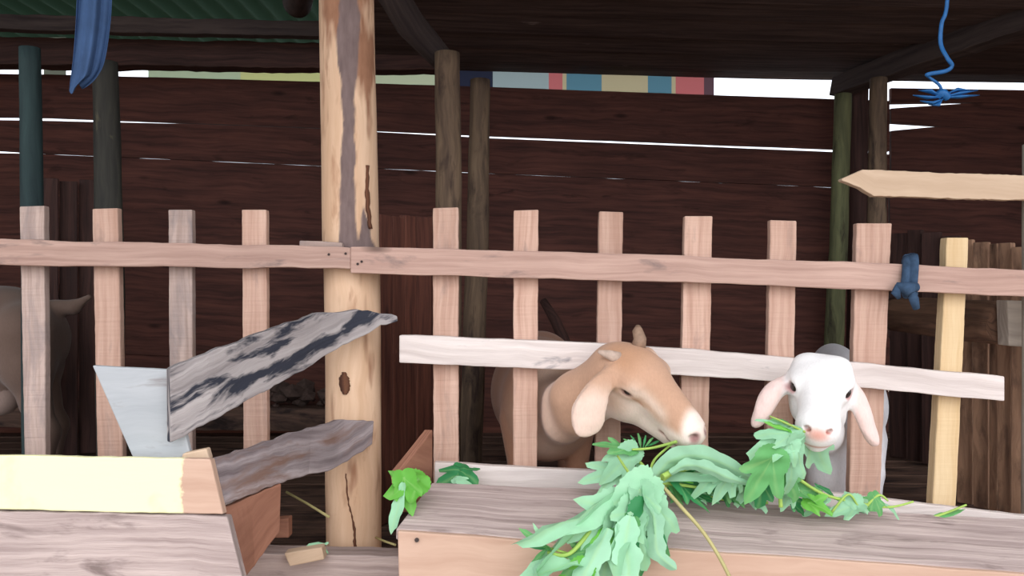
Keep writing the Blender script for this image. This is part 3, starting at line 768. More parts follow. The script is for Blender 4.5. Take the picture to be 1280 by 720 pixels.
def sdf_mesh(prims, h):
    lo = np.min([q[0][1] for q in prims if q[2] >= 0], axis=0) - 3 * h; hi = np.max([q[0][2] for q in prims if q[2] >= 0], axis=0) + 3 * h
    n = np.ceil((hi - lo) / h).astype(int) + 1
    Fd = np.full(tuple(n), 0.5)
    for (f, a, b), k, sgn in prims:
        kk = k + 2 * h
        i0 = np.clip(((a - kk - lo) / h).astype(int), 0, n - 1); i1 = np.clip(((b + kk - lo) / h).astype(int) + 2, 1, n)
        gx, gy, gz = np.meshgrid(*[lo[i] + h * np.arange(i0[i], i1[i]) for i in range(3)], indexing='ij')
        d = f(np.stack([gx, gy, gz], -1))
        sl_ = tuple(slice(i0[i], i1[i]) for i in range(3)); o = Fd[sl_]
        if sgn >= 0:
            hh = np.clip(0.5 + 0.5 * (d - o) / k, 0, 1); Fd[sl_] = d * (1 - hh) + o * hh - k * hh * (1 - hh)
        else:
            hh = np.clip(0.5 - 0.5 * (o + d) / k, 0, 1); Fd[sl_] = o * (1 - hh) + (-d) * hh + k * hh * (1 - hh)
    # surface nets
    ins = Fd < 0
    cs = np.zeros(tuple(n - 1), int)
    for dx in (0, 1):
        for dy in (0, 1):
            for dz in (0, 1): cs += ins[dx:n[0] - 1 + dx, dy:n[1] - 1 + dy, dz:n[2] - 1 + dz]
    act = (cs > 0) & (cs < 8); idx = np.argwhere(act)
    vid = -np.ones(tuple(n - 1), int); vid[tuple(idx.T)] = np.arange(len(idx))
    acc = np.zeros((len(idx), 3)); cnt = np.zeros(len(idx))
    cor = [(x, y, z) for x in (0, 1) for y in (0, 1) for z in (0, 1)]
    for i, c0 in enumerate(cor):
        for c1 in cor[i + 1:]:
            if sum(abs(p - q) for p, q in zip(c0, c1)) != 1: continue
            v0 = Fd[tuple((idx + c0).T)]; v1 = Fd[tuple((idx + c1).T)]
            m_ = (v0 < 0) != (v1 < 0); t = np.where(m_, v0 / (v0 - v1 + 1e-12), 0)
            pt = np.array(c0) + t[:, None] * (np.array(c1) - np.array(c0)); acc[m_] += pt[m_]; cnt[m_] += 1
    V = lo + h * (idx + acc / np.maximum(cnt, 1)[:, None])
    Q = []
    for ax in range(3):
        s0 = [slice(1, n[i] - 1) for i in range(3)]; s1 = list(s0); s0[ax] = slice(0, n[ax] - 1); s1[ax] = slice(1, n[ax])
        A = ins[tuple(s0)]; B = ins[tuple(s1)]
        e = np.argwhere(A != B); off_ = np.ones(3, int); off_[ax] = 0; e = e + off_
        flip = ins[tuple(e.T)]
        u = np.zeros(3, int); v = np.zeros(3, int); u[(ax + 1) % 3] = 1; v[(ax + 2) % 3] = 1
        q = np.stack([vid[tuple((e - u - v).T)], vid[tuple((e - v).T)], vid[tuple(e.T)], vid[tuple((e - u).T)]], 1)
        q[~flip] = q[~flip][:, ::-1]; Q.append(q)
    return V, np.concatenate(Q)

def goat_mesh(name, prims, h, colfn, mat, parent):
    V, Q = sdf_mesh(prims, h)
    me = bpy.data.meshes.new(name)
    me.vertices.add(len(V)); me.vertices.foreach_set('co', V.astype(np.float32).ravel())
    me.loops.add(len(Q) * 4); me.loops.foreach_set('vertex_index', Q.astype(np.int32).ravel())
    me.polygons.add(len(Q)); me.polygons.foreach_set('loop_start', np.arange(0, len(Q) * 4, 4, dtype=np.int32))
    me.update(calc_edges=True); me.validate()
    bm = bmesh.new(); bm.from_mesh(me)
    for _ in range(3): bmesh.ops.smooth_vert(bm, verts=bm.verts, factor=0.4, use_axis_x=True, use_axis_y=True, use_axis_z=True)
    bm.to_mesh(me); bm.free()
    co_ = np.empty(len(me.vertices) * 3, np.float32); me.vertices.foreach_get('co', co_); co_ = co_.reshape(-1, 3).astype(float)
    c = colfn(co_); c = np.clip(c, 0, 255) / 255.0; c = np.where(c <= 0.04045, c / 12.92, ((c + 0.055) / 1.055) ** 2.4)
    at = me.color_attributes.new('coat', 'FLOAT_COLOR', 'POINT')
    at.data.foreach_set('color', np.concatenate([c, np.ones((len(c), 1))], 1).astype(np.float32).ravel())
    return link(name, me, mat, parent, smooth=True)

def fur_mat(name):
    m, n, l, b, out = nt(name)
    a = n.new('ShaderNodeAttribute'); a.attribute_name = 'coat'; t = n.new('ShaderNodeTexCoord')
    mp = n.new('ShaderNodeMapping'); l.new(t.outputs['Object'], mp.inputs[0]); mp.inputs['Scale'].default_value = (1, 1, 0.35)
    f = noise(n, l, mp.outputs[0], 320, 3); g = noise(n, l, t.outputs['Object'], 26, 4)
    v = n.new('ShaderNodeMath'); v.operation = 'ADD'; l.new(f, v.inputs[0]); l.new(g, v.inputs[1])
    mr = n.new('ShaderNodeMapRange'); l.new(v.outputs[0], mr.inputs[0]); mr.inputs[1].default_value = .6; mr.inputs[2].default_value = 1.4; mr.inputs[3].default_value = 0.9; mr.inputs[4].default_value = 1.07
    hs = n.new('ShaderNodeHueSaturation'); l.new(a.outputs['Color'], hs.inputs['Color']); l.new(mr.outputs[0], hs.inputs['Value'])
    l.new(hs.outputs[0], b.inputs['Base Color']); b.inputs['Roughness'].default_value = 0.85; b.inputs['Specular IOR Level'].default_value = 0.15
    b.inputs['Sheen Weight'].default_value = 0.15
    bp = n.new('ShaderNodeBump'); bp.inputs['Strength'].default_value = 0.35; bp.inputs['Distance'].default_value = 0.002; l.new(f, bp.inputs['Height']); l.new(bp.outputs[0], b.inputs['Normal'])
    return m
M['fur'] = fur_mat('short_goat_hair')
M['eye'] = plain('dark_eye', (34, 24, 22), 0.15, 0.1, 50, 0, 0.6)
M['horn'] = plain('goat_horn', (150, 122, 102), 0.6, 0.2, 60, 0.3)
M['horn_grey'] = plain('pale_horn_bud', (196, 172, 156), 0.6, 0.2, 60, 0.3)
M['hoof'] = plain('hoof', (70, 60, 54), 0.5, 0.2, 50)

def frame(f, s):
    f = np.array(f, float); f /= np.linalg.norm(f); s = np.array(s, float); s -= f * (s @ f); s /= np.linalg.norm(s)
    return np.array([f, s, np.cross(f, s)])     # rows: forward, left, up

def A3(v): return np.array([v.x, v.y, v.z])

def head_prims(C, R, sc, eyes=0.0095, slit=0.0045, roman=0.0, broad=1.0, ls=1.0, mz=1.0, front=False):
    C = np.array(C); w = lambda p: C + (np.array(p) * np.array([ls, 1, 1]) * sc) @ R
    E = lambda c, r, k, s=1: (ellip(w(c), np.array(r) * sc, R), k * sc, s)
    RC = lambda a, ra, b, rb, k, s=1: (roundcone(w(a), ra * sc, w(b), rb * sc), k * sc, s)
    B = broad
    L = [E((-0.005, 0, 0.0), (0.056, 0.045 * B, 0.048), 0.02),
         E((0.022, 0, 0.020), (0.040, 0.042 * B * B, 0.030), 0.02),
         RC((0.035, 0, 0.010), 0.036, (0.140, 0, -0.016), 0.0235 * mz, 0.02),
         RC((0.06, 0, 0.014 + roman), 0.024, (0.13, 0, -0.002 + roman * 0.5), 0.018, 0.02),
         RC((0.000, 0, -0.040), 0.030, (0.120, 0, -0.046), 0.017 * mz, 0.022),
         E((0.012, 0.024 * B, -0.030), (0.042, 0.020, 0.036), 0.018), E((0.012, -0.024 * B, -0.030), (0.042, 0.020, 0.036), 0.018),
         E((0.155, 0, -0.021), (0.030, 0.0245 * mz, 0.0235 * mz), 0.014),
         E((0.167, 0.010, -0.018), (0.015, 0.013, 0.015), 0.008), E((0.167, -0.010, -0.018), (0.015, 0.013, 0.015), 0.008),
         E((0.145, 0, -0.050), (0.026, 0.017, 0.0115), 0.008)]
    for s in (1, -1):
        if front:
            L.append(E((0.050, s * 0.035, 0.012), (0.021, 0.014, 0.016), 0.012))
            L.append(E((0.050, s * 0.036, 0.024), (0.018, 0.012, 0.006), 0.008))
            L.append(E((0.0655, s * 0.0470, 0.012), (0.015, 0.010, slit), 0.003, -1))
        else:
         L.append(E((0.038, s * 0.036 * B, 0.014), (0.020, 0.013, 0.015), 0.012))      # orbit
         L.append(E((0.036, s * 0.037 * B, 0.025), (0.020, 0.011, 0.007), 0.008))     # brow
         L.append(E((0.042, s * 0.053 * B, 0.0105), (0.0135, 0.010, slit), 0.003, -1)) # lid opening
        L.append(E((0.181, s * 0.015, -0.011), (0.008, 0.007, 0.0042), 0.004, -1))    # nostril
        L.append(RC((0.176, s * 0.008, -0.040), 0.0022, (0.120, s * 0.024, -0.034), 0.0018, 0.005, -1))  # mouth
    return L, w

def eye_part(w, R, sc, s, parent, broad=1.0, front=False):
    bm = bmesh.new(); bmesh.ops.create_uvsphere(bm, u_segments=20, v_segments=12, radius=0.0115 * sc)
    c = w((0.0545, s * 0.0368, 0.012)) if front else w((0.041, s * 0.0355 * broad, 0.0105))
    for v in bm.verts: v.co = Vector(c) + v.co
    me = bpy.data.meshes.new('eye'); bm.to_mesh(me); bm.free()
    return link('eye', me, M['eye'], parent, smooth=True)

def smooth01(x, a, b):
    t = np.clip((x - a) / (b - a), 0, 1); return t * t * (3 - 2 * t)
def lerpc(c0, c1, t): return c0 * (1 - t[:, None]) + np.array(c1, float) * t[:, None]

def ear_prims(path, widths, ths, face):
    """path: 3D points down the ear; face: direction the broad side faces"""
    L = []
    face = np.array(face, float)
    for i in range(len(path) - 1):
        a = A3(path[i]); b = A3(path[i + 1]); c = (a + b) / 2; ln = np.linalg.norm(b - a)
        x = (b - a) / ln; z = face - x * (face @ x); z /= np.linalg.norm(z); y = np.cross(z, x)
        L.append((ellip(c, (max(ln * (1.15 if i < len(path) - 2 else 0.8), widths[i] * (0.9 if i < len(path) - 2 else 0.7)), widths[i], ths[i]), np.array([x, y, z])), 0.018, 1))
    return L

def leg_prims(pts, rads, k=0.012):
    return [(roundcone(A3(Vector(pts[i])), rads[i], A3(Vector(pts[i + 1])), rads[i + 1]), k, 1) for i in range(len(pts) - 1)]

def hoof(parent, x, y, zf=0.862, r=0.017, fx=0.0, fy=-1.0):
    V, Fc, U = tube_data([Vector((x, y, zf)), Vector((x - fx * 0.004, y - fy * 0.004, zf + 0.034))], [r * 1.12, r * 0.86], 14)
    return link('hoof', mesh_from('hoof', V, Fc, U), M['hoof'], parent)

# --- brown goat
HB = frame((0.66, -0.53, -0.47), (0.72, 0.62, 0.28)); LB = 0.82
CB = A3(P(784, 469, 1.68)); SB = 1.21
bg = empty('goat', (P(690, 400, 2.2).x, 2.2, 0.862), 'tan brown goat with small horns, head through the fence eating leaves', 'goat')
L, wB = head_prims(CB, HB, SB, slit=0.0030, roman=0.004, ls=LB, mz=1.14)
# neck and body
chest = Vector((P(700, 505, 1.98).x, 1.98, P(700, 512, 1.98).z))
nk = [Vector(wB((-0.03, 0, -0.012))), P(721, 498, 1.765), P(708, 503, 1.83), P(703, 506, 1.90), chest + Vector((0.0, 0.02, 0))]
L += leg_prims(nk, [0.052, 0.050, 0.045, 0.056, 0.088], 0.025)
L += leg_prims([Vector(wB((-0.01, 0, -0.040))), P(724, 520, 1.77), P(706, 528, 1.83), P(704, 530, 1.88)], [0.032, 0.034, 0.036, 0.045], 0.03)
bx = P(684, 360, 2.05).x
L += [(ellip((bx, 2.06, 1.175), (0.112, 0.17, 0.135)), 0.04, 1), (ellip((bx - 0.01, 2.30, 1.175), (0.130, 0.24, 0.145)), 0.05, 1),
      (ellip((bx + 0.0, 2.52, 1.20), (0.108, 0.15, 0.125)), 0.04, 1),
      (roundcone((bx + .02, 2.63, 1.27), 0.020, (bx + .03, 2.71, 1.20), 0.010), 0.02, 1)]
for s in (-1, 1):
    x = bx + s * 0.068
    L += leg_prims([(x, 2.02, 1.14), (x, 2.01, 1.03), (x, 2.00, 0.92), (x, 1.99, 0.885)], [0.045, 0.024, 0.015, 0.018])
    L += leg_prims([(x, 2.50, 1.16), (x, 2.44, 1.05), (x, 2.57, 0.98), (x, 2.53, 0.885)], [0.070, 0.036, 0.018, 0.017])
# near ear and far ear
e0 = P(768, 466, 1.64)
L += ear_prims([e0, P(757, 474, 1.625), P(747, 488, 1.615), P(739, 503, 1.61), P(734, 518, 1.61), P(733, 530, 1.61), P(736, 540, 1.615)], [0.012, 0.016, 0.021, 0.025, 0.026, 0.021], [0.008, 0.0065, 0.0055, 0.005, 0.005, 0.005], (0.25, -1, 0.1))
f0 = Vector(wB((-0.020, 0.040, 0.012)))
L += ear_prims([f0, f0 + Vector((0.030, 0.03, -0.015)), f0 + Vector((0.040, 0.04, -0.06)), f0 + Vector((0.038, 0.045, -0.10))], [0.016, 0.026, 0.024], [0.008, 0.007, 0.006], (0.6, -1, 0.1))
def col_brown(V):
    q = (V - np.array(CB)) @ HB.T / SB / np.array([LB, 1, 1])
    n = len(V); c = np.tile(np.array([194., 154., 128.]), (n, 1))
    fx, sy, uz = q[:, 0], np.abs(q[:, 1]), q[:, 2]
    wob = 0.004 * np.sin(V[:, 0] * 90) + 0.003 * np.sin(V[:, 2] * 130)
    # pale lower face, muzzle and stripe below the eye
    line = 0.016 - 0.14 * fx
    low = smooth01(-(uz - line) + wob, 0.0, 0.018) * smooth01(fx, -0.03, 0.01)
    c = lerpc(c, (234, 216, 204), low * 0.9)
    st = np.exp(-((uz - (0.026 - 0.33 * (fx - 0.04))) / 0.010) ** 2) * smooth01(fx, 0.035, 0.06) * (sy > 0.008) * smooth01(-fx, -0.14, -0.11)
    c = lerpc(c, (240, 222, 208), st * 0.6)
    chk = np.exp(-(((fx - 0.02) / 0.030) ** 2 + ((uz + 0.022) / 0.022) ** 2)); c = lerpc(c, (206, 172, 148), chk * 0.7 * (sy > 0.02))
    c = lerpc(c, (244, 224, 212), smooth01(fx - 0.5 * (-0.006 - uz), 0.150, 0.168) * (np.linalg.norm(q, axis=1) < 0.25))
    hd = (np.linalg.norm(q - np.array([0.07, 0, -0.01]), axis=1) < 0.16)
    brow = smooth01(uz, 0.028, 0.045) * hd * smooth01(-fx, -0.06, 0.0)
    c = lerpc(c, (186, 138, 104), brow * 0.6)
    ring = np.exp(-(np.linalg.norm((q - np.array([0.042, 0, 0.0105])) * np.array([0.75, 0, 1.0]), axis=1) / 0.011) ** 2) * hd * (sy > 0.03)
    c = lerpc(c, (250, 236, 224), ring * 0.6)
    lid = np.exp(-((np.linalg.norm((q - np.array([0.042, 0, 0.0105])) * np.array([0.38, 0, 1.0]), axis=1)) / 0.0048) ** 4) * hd * (sy > 0.03)
    c = lerpc(c, (96, 66, 56), lid)
    tear = np.exp(-((uz - (0.006 - 0.45 * (fx - 0.055))) / 0.0028) ** 2) * smooth01(fx, 0.052, 0.058) * smooth01(-fx, -0.085, -0.07) * (sy > 0.02) * hd
    c = lerpc(c, (176, 128, 100), tear * 0.7)
    nz = np.exp(-(np.linalg.norm(q - np.stack([np.full(n, 0.183), np.sign(q[:, 1]) * 0.013, np.full(n, -0.012)], 1), axis=1) / 0.0095) ** 4)
    c = lerpc(c, (150, 112, 108), nz)
    mo = np.exp(-(((uz - (-0.0405 + (0.176 - fx) * 0.11)) / 0.0026) ** 2)) * smooth01(fx, 0.11, 0.12) * hd
    c = lerpc(c, (140, 98, 88), mo * 0.8)
    # ears: pale pinkish, far from the head axis and low
    below = (V[:, 1] < 1.66) & (V[:, 0] < P(762, 0, 1.65).x) & (V[:, 2] < P(0, 462, 1.65).z)
    t = smooth01(-(V[:, 2]), -P(0, 462, 1.65).z, -P(0, 512, 1.65).z) * below
    c = lerpc(c, (228, 200, 184), t)
    # neck: paler throat, body darker tan
    body = smooth01(V[:, 1], 1.74, 1.80)
    thr = np.exp(-((V[:, 0] - P(684, 0, 1.86).x) / 0.040) ** 2) * body * smooth01(-V[:, 1], -2.06, -1.92)
    c = lerpc(c, (236, 208, 190), thr * 0.7)
    c = lerpc(c, (164, 118, 94), smooth01(V[:, 1], 1.92, 2.02))
    return c
go = goat_mesh('body', L, 0.0032, col_brown, M['fur'], bg)
eye_part(wB, HB, SB, -1, bg); eye_part(wB, HB, SB, 1, bg)
hb = Vector(wB((-0.008, 0.021, 0.040)))
tube('horn', M['horn'], [hb, hb + Vector((0.004, 0.0, 0.020)), hb + Vector((0.000, 0.006, 0.036)), hb + Vector((0.002, 0.012, 0.044))], [0.015, 0.0125, 0.010, 0.005], bg, nseg=14, wob=0.08)
hb = Vector(wB((-0.014, -0.022, 0.036)))
tube('horn', M['horn_grey'], [hb, hb + Vector((-0.018, -0.004, 0.008)), hb + Vector((-0.038, -0.002, 0.014))], [0.014, 0.009, 0.003], bg, nseg=14, wob=0.08, label='pale horn bud lying sideways')
for s in (-1, 1):
    hoof(bg, bx + s * 0.068, 1.985); hoof(bg, bx + s * 0.068, 2.525)

# --- white goat
HW = frame((-0.31, -0.84, -0.37), (0.93, -0.36, -0.12)); LW = 0.72
CW = A3(P(1025, 480, 1.66)); SW = 1.12
wg = empty('goat', (P(1045, 400, 2.2).x, 2.2, 0.862), 'white young goat with hanging pink ears, facing out over the leaves', 'goat')
L, wW = head_prims(CW, HW, SW, slit=0.0088, broad=1.12, ls=LW, mz=1.36, front=True)
cx = P(1040, 0, 1.98).x
L += leg_prims([Vector(wW((-0.035, 0, -0.02))), P(1028, 515, 1.80), P(1027, 540, 1.87), Vector((cx, 1.99, 1.13))], [0.042, 0.040, 0.040, 0.066], 0.03)
bxw = P(1047, 0, 2.08).x; bxb = P(1050, 0, 2.46).x
L += [(ellip((bxw, 2.06, 1.14), (0.088, 0.14, 0.125)), 0.04, 1), (ellip(((bxw + bxb) / 2, 2.28, 1.15), (0.104, 0.20, 0.130)), 0.05, 1), (ellip((bxb, 2.46, 1.16), (0.09, 0.13, 0.115)), 0.04, 1),
      (ellip((bxw, 2.10, 1.24), (0.045, 0.12, 0.075)), 0.05, 1),
      (roundcone((bxb, 2.56, 1.22), 0.018, (bxb, 2.63, 1.17), 0.010), 0.02, 1),
      (ellip(P(1033, 580, 1.945), (0.050, 0.045, 0.095)), 0.03, 1)]
for s in (-1, 1):
    x = bxw - 0.012 + s * 0.042; xb = bxb + s * 0.055
    L += leg_prims([(x, 1.975, 1.10), (x, 1.955, 1.03), (x, 1.95, 0.92), (x, 1.94, 0.885)], [0.042, 0.026, 0.016, 0.018])
    L += leg_prims([(xb, 2.46, 1.12), (xb, 2.40, 1.03), (xb, 2.52, 0.975), (xb, 2.48, 0.885)], [0.065, 0.034, 0.018, 0.017])
L += [(ellip(wW((-0.008, s_ * 0.026, 0.036)), (0.022, 0.022, 0.016)), 0.015, 1) for s_ in (-1, 1)]
a0 = Vector(wW((-0.020, -0.050, -0.008)))
L += ear_prims([a0, P(976, 482, 1.655), P(964, 492, 1.645), P(957, 507, 1.64), P(950, 521, 1.64), P(944, 530, 1.64)], [0.010, 0.013, 0.0165, 0.012, 0.006], [0.008, 0.007, 0.0065, 0.006, 0.005], (-0.3, -1, 0.1))
a0 = Vector(wW((-0.020, 0.050, -0.008)))
L += ear_prims([a0, P(1069, 492, 1.655), P(1077, 510, 1.645), P(1083, 530, 1.64), P(1089, 544, 1.64), P(1094, 553, 1.64)], [0.010, 0.013, 0.015, 0.010, 0.006], [0.008, 0.007, 0.0065, 0.006, 0.005], (0.3, -1, 0.1))
def col_white(V):
    q = (V - np.array(CW)) @ HW.T / SW / np.array([LW, 1, 1]); n = len(V)
    c = np.tile(np.array([243., 240., 238.]), (n, 1)); sy = np.abs(q[:, 1])
    hd = (np.linalg.norm(q - np.array([0.07, 0, -0.01]), axis=1) < 0.16)
    ear = (V[:, 1] < 1.70) & (sy > 0.052) & (q[:, 2] < 0.03)
    c = lerpc(c, (236, 208, 200), ear * smooth01(sy, 0.052, 0.066))
    nose = np.exp(-(np.linalg.norm((q - np.array([0.186, 0, -0.016])) * np.array([0.7, 0.75, 1.15]), axis=1) / 0.0135) ** 4)
    c = lerpc(c, (228, 160, 142), nose * 0.9)
    nz = np.exp(-(np.linalg.norm(q - np.stack([np.full(n, 0.184), np.sign(q[:, 1]) * 0.013, np.full(n, -0.012)], 1), axis=1) / 0.0065) ** 4)
    c = lerpc(c, (176, 108, 96), nz * 0.8)
    mo = np.exp(-(((q[:, 2] - (-0.0405 + (0.176 - q[:, 0]) * 0.11)) / 0.0026) ** 2)) * smooth01(q[:, 0], 0.11, 0.12) * hd
    c = lerpc(c, (206, 150, 138), mo * 0.8)
    lid = np.exp(-((np.linalg.norm((np.stack([q[:, 0], sy, q[:, 2]], 1) - np.array([0.058, 0.042, 0.010])) * np.array([0.7, 0.7, 1.0]), axis=1)) / 0.0105) ** 4) * hd
    c = lerpc(c, (196, 140, 136), lid)
    body = smooth01(V[:, 1], 1.80, 1.95)
    c = lerpc(c, (236, 234, 238), body)
    return c
goat_mesh('body', L, 0.0032, col_white, M['fur'], wg)
eye_part(wW, HW, SW, -1, wg, 1.14, True); eye_part(wW, HW, SW, 1, wg, 1.14, True)
for s in (-1, 1):
    hoof(wg, bxw - 0.012 + s * 0.042, 1.935); hoof(wg, bxb + s * 0.055, 2.475)

# --- third goat standing in the left pen, rump to the right
D3 = 2.42
X3 = lambda px: (px - 640) / F * D3
Z3 = lambda py: H - (py - 360) / F * D3
tg = empty('goat', (X3(-60), D3, 0.862), 'grey-brown goat in the shadow of the left pen, only its rump and hind leg showing', 'goat')
L = [(ellip((X3(0), D3, Z3(424)), (0.19, 0.125, 0.150)), 0.05, 1), (ellip((X3(-110), D3, Z3(438)), (0.24, 0.145, 0.170)), 0.06, 1),
     (ellip((X3(-220), D3, Z3(425)), (0.17, 0.115, 0.160)), 0.05, 1),
     (roundcone((X3(-250), D3, Z3(400)), 0.085, (X3(-320), D3 - .02, Z3(330)), 0.055), 0.05, 1),
     (roundcone((X3(-320), D3 - .02, Z3(325)), 0.052, (X3(-390), D3 - .04, Z3(365)), 0.028), 0.03, 1),
     (roundcone((X3(70), D3, Z3(385)), 0.024, (X3(92), D3, Z3(384)), 0.020), 0.02, 1),
     (roundcone((X3(92), D3, Z3(384)), 0.018, (X3(112), D3, Z3(371)), 0.008), 0.012, 1),
     (ellip((X3(6), D3 - 0.02, Z3(498)), (0.05, 0.045, 0.045)), 0.05, 1)]
for s, dx in ((-1, 0), (1, -22)):
    y = D3 + s * 0.07
    L += leg_prims([(X3(48 + dx), y, Z3(415)), (X3(52 + dx), y, Z3(455)), (X3(62 + dx), y, Z3(500)), (X3(76 + dx), y, Z3(535)), (X3(70 + dx), y, 0.92), (X3(68 + dx), y, 0.885)], [0.085, 0.066, 0.036, 0.030, 0.020, 0.021], 0.025)
    L += leg_prims([(X3(-225 + dx), y, Z3(450)), (X3(-225 + dx), y, 1.05), (X3(-225 + dx), y, 0.885)], [0.05, 0.026, 0.018])
def col_third(V):
    n = len(V); c = np.tile(np.array([112., 92., 82.]), (n, 1))
    ud = (np.abs(V[:, 0] - X3(8)) < 0.09) & (V[:, 2] < Z3(485)) & (V[:, 2] > Z3(545))
    c = lerpc(c, (176, 156, 148), ud * 0.6 * smooth01(-V[:, 0], -X3(40), -X3(28)))
    c = lerpc(c, (96, 78, 70), smooth01(V[:, 2], Z3(372), Z3(352)) * 0.5)
    return c
goat_mesh('body', L, 0.0055, col_third, M['fur'], tg)
for s, dx in ((-1, 0), (1, -22)):
    hoof(tg, X3(68 + dx), D3 + s * 0.07); hoof(tg, X3(-225 + dx), D3 + s * 0.07)

# thin dark stick leaning against the back wall behind the brown goat
tag(tube('stick', M['wall_deep'], [P(679, 376, 3.3), P(694, 400, 3.25), P(712, 440, 3.1), P(722, 470, 3.0), Vector((0.30, 2.8, 0.87))], [0.014, 0.02, 0.02, 0.02, 0.02], wob=0.1), 'dark stick leaning behind the brown goat above the whitish rail', 'stick')

# ------------------------------------------------------------------ LEAVES
LRND = random.Random(21)
def leaf(parent, mat, base, tip, nh=(0, -1, 0.4), width=1.0, droop=0.25, fold=0.15, lobes=3, name='leaf', ser=0.05):
    base = Vector(base); tip = Vector(tip); x = tip - base; L_ = x.length; x.normalize()
    nh = Vector(nh); z = (nh - x * nh.dot(x)).normalized(); y = z.cross(x)
    if lobes == 1: spec = [(0, 1.0, 0.55)]
    elif lobes == 3: spec = [(0, 1.0, 0.46), (0.66, 0.76, 0.40), (-0.66, 0.72, 0.40)]
    else: spec = [(0, 1.0, 0.36), (0.6, 0.84, 0.32), (-0.6, 0.80, 0.32), (1.3, 0.55, 0.36), (-1.3, 0.58, 0.36)]
    spec = [(a + LRND.uniform(-.07, .07), b * LRND.uniform(.92, 1.06), c) for a, b, c in spec]
    spec[0] = (0, 1.0, spec[0][2])
    na, nr = 56, 7
    V = [base]; vein = [0.4]; ph = LRND.uniform(0, 6)
    base_r = 0.42 if lobes > 1 else 0.16
    for k in range(1, nr + 1):
        rr_ = k / nr
        for i in range(na):
            a = -math.pi + 2 * math.pi * i / na
            r = base_r * (1 - 0.55 * (abs(a) / math.pi) ** 2)
            vn = 0
            for (la, ll, lw) in spec:
                d = abs(a - la)
                g = math.exp(-(d / lw) ** 2 * 1.1) * ll
                g = max(g, ll * max(0, 1 - d / (lw * 1.7)) ** 0.8 * 0.98) if d < lw * 1.7 else g
                r = max(r, g)
                if d < 0.06: vn = 1
            r *= 1 + ser * math.sin(a * 23 + ph) * rr_
            q = r * rr_
            lx, ly = q * math.cos(a), q * math.sin(a) * width
            zz = -droop * lx * abs(lx) + fold * abs(ly) * (1 if LRND else 1) + 0.045 * math.sin(6 * lx + ph) * rr_ + 0.05 * math.sin(9 * ly + ph * 2) + 0.02 * math.sin(17 * lx + 11 * ly + ph)
            sh = 1 - 0.25 * abs(droop) * max(0, lx)
            V.append(base + (x * (lx * sh) + y * ly + z * zz) * L_); vein.append(vn * (1 - rr_ * 0.4) * 0.32)
    Fc = [(0, 1 + i, 1 + (i + 1) % na) for i in range(na)]
    for k in range(nr - 1):
        for i in range(na):
            a = 1 + k * na + i; b = 1 + k * na + (i + 1) % na
            Fc.append((a, a + na, b + na, b))
    me = bpy.data.meshes.new(name); me.from_pydata([tuple(v) for v in V], [], Fc); me.update()
    at = me.attributes.new('vein', 'FLOAT', 'POINT'); at.data.foreach_set('value', vein)
    return link(name, me, mat, parent, smooth=True)

def ribbon_leaf(parent, mat, path, width, side, fold=0.35, ser=0.12, name='leaf'):
    pts_ = cr([P(*q) for q in path], 8); n_ = len(pts_); V = []; vein = []; m_ = 8
    side = Vector(side); ph = LRND.uniform(0, 6)
    for i, p in enumerate(pts_):
        t = i / (n_ - 1); d = (pts_[min(i + 1, n_ - 1)] - pts_[max(i - 1, 0)]).normalized()
        sd_ = (side - d * side.dot(d)).normalized(); nn = d.cross(sd_)
        if nn.y > 0: nn = -nn
        w = width * (math.sin(math.pi * min(1, t * 0.93 + 0.07)) ** 0.65) * (1 + ser * math.sin(i * 0.85 + ph) + 0.3 * ser * math.sin(i * 2.3 + ph))
        for j in range(m_ + 1):
            s_ = j / m_ * 2 - 1
            V.append(p + sd_ * (s_ * w) - nn * (fold * abs(s_) * w) + nn * (0.06 * w * math.sin(i * 0.9 + s_ * 3 + ph))); vein.append(0.3 if j == m_ // 2 else 0)
    Fc = [(i * (m_ + 1) + j, i * (m_ + 1) + j + 1, (i + 1) * (m_ + 1) + j + 1, (i + 1) * (m_ + 1) + j) for i in range(n_ - 1) for j in range(m_)]
    me = bpy.data.meshes.new(name); me.from_pydata([tuple(v) for v in V], [], Fc); me.update()
    at = me.attributes.new('vein', 'FLOAT', 'POINT'); at.data.foreach_set('value', vein)
    return link(name, me, mat, parent, smooth=True)

def stem(parent, pts, r0=0.004, r1=0.002, mat=None, label=None):
    pts = cr([Vector(p) for p in pts], 6)
    n = len(pts); return tube('stem', mat or M['stem'], pts, [r0 + (r1 - r0) * i / (n - 1) for i in range(n)], parent, nseg=8, label=label)

def branch(label, origin, stems, leaves, group=None):
    r = empty('leafy_branch', origin, label, 'branch', group or 'cut fodder branches in the right trough')
    for s in stems: stem(r, [P(*p) for p in s[0]], *s[1:])
    for lf_ in leaves:
        b0, t0, mt = lf_[:3]; kw = lf_[3] if len(lf_) > 3 else {}
        leaf(r, M[mt], P(*b0), P(*t0), **kw)
    return r
UPN = (0, -0.7, 0.7); FRN = (0, -1, 0.2)
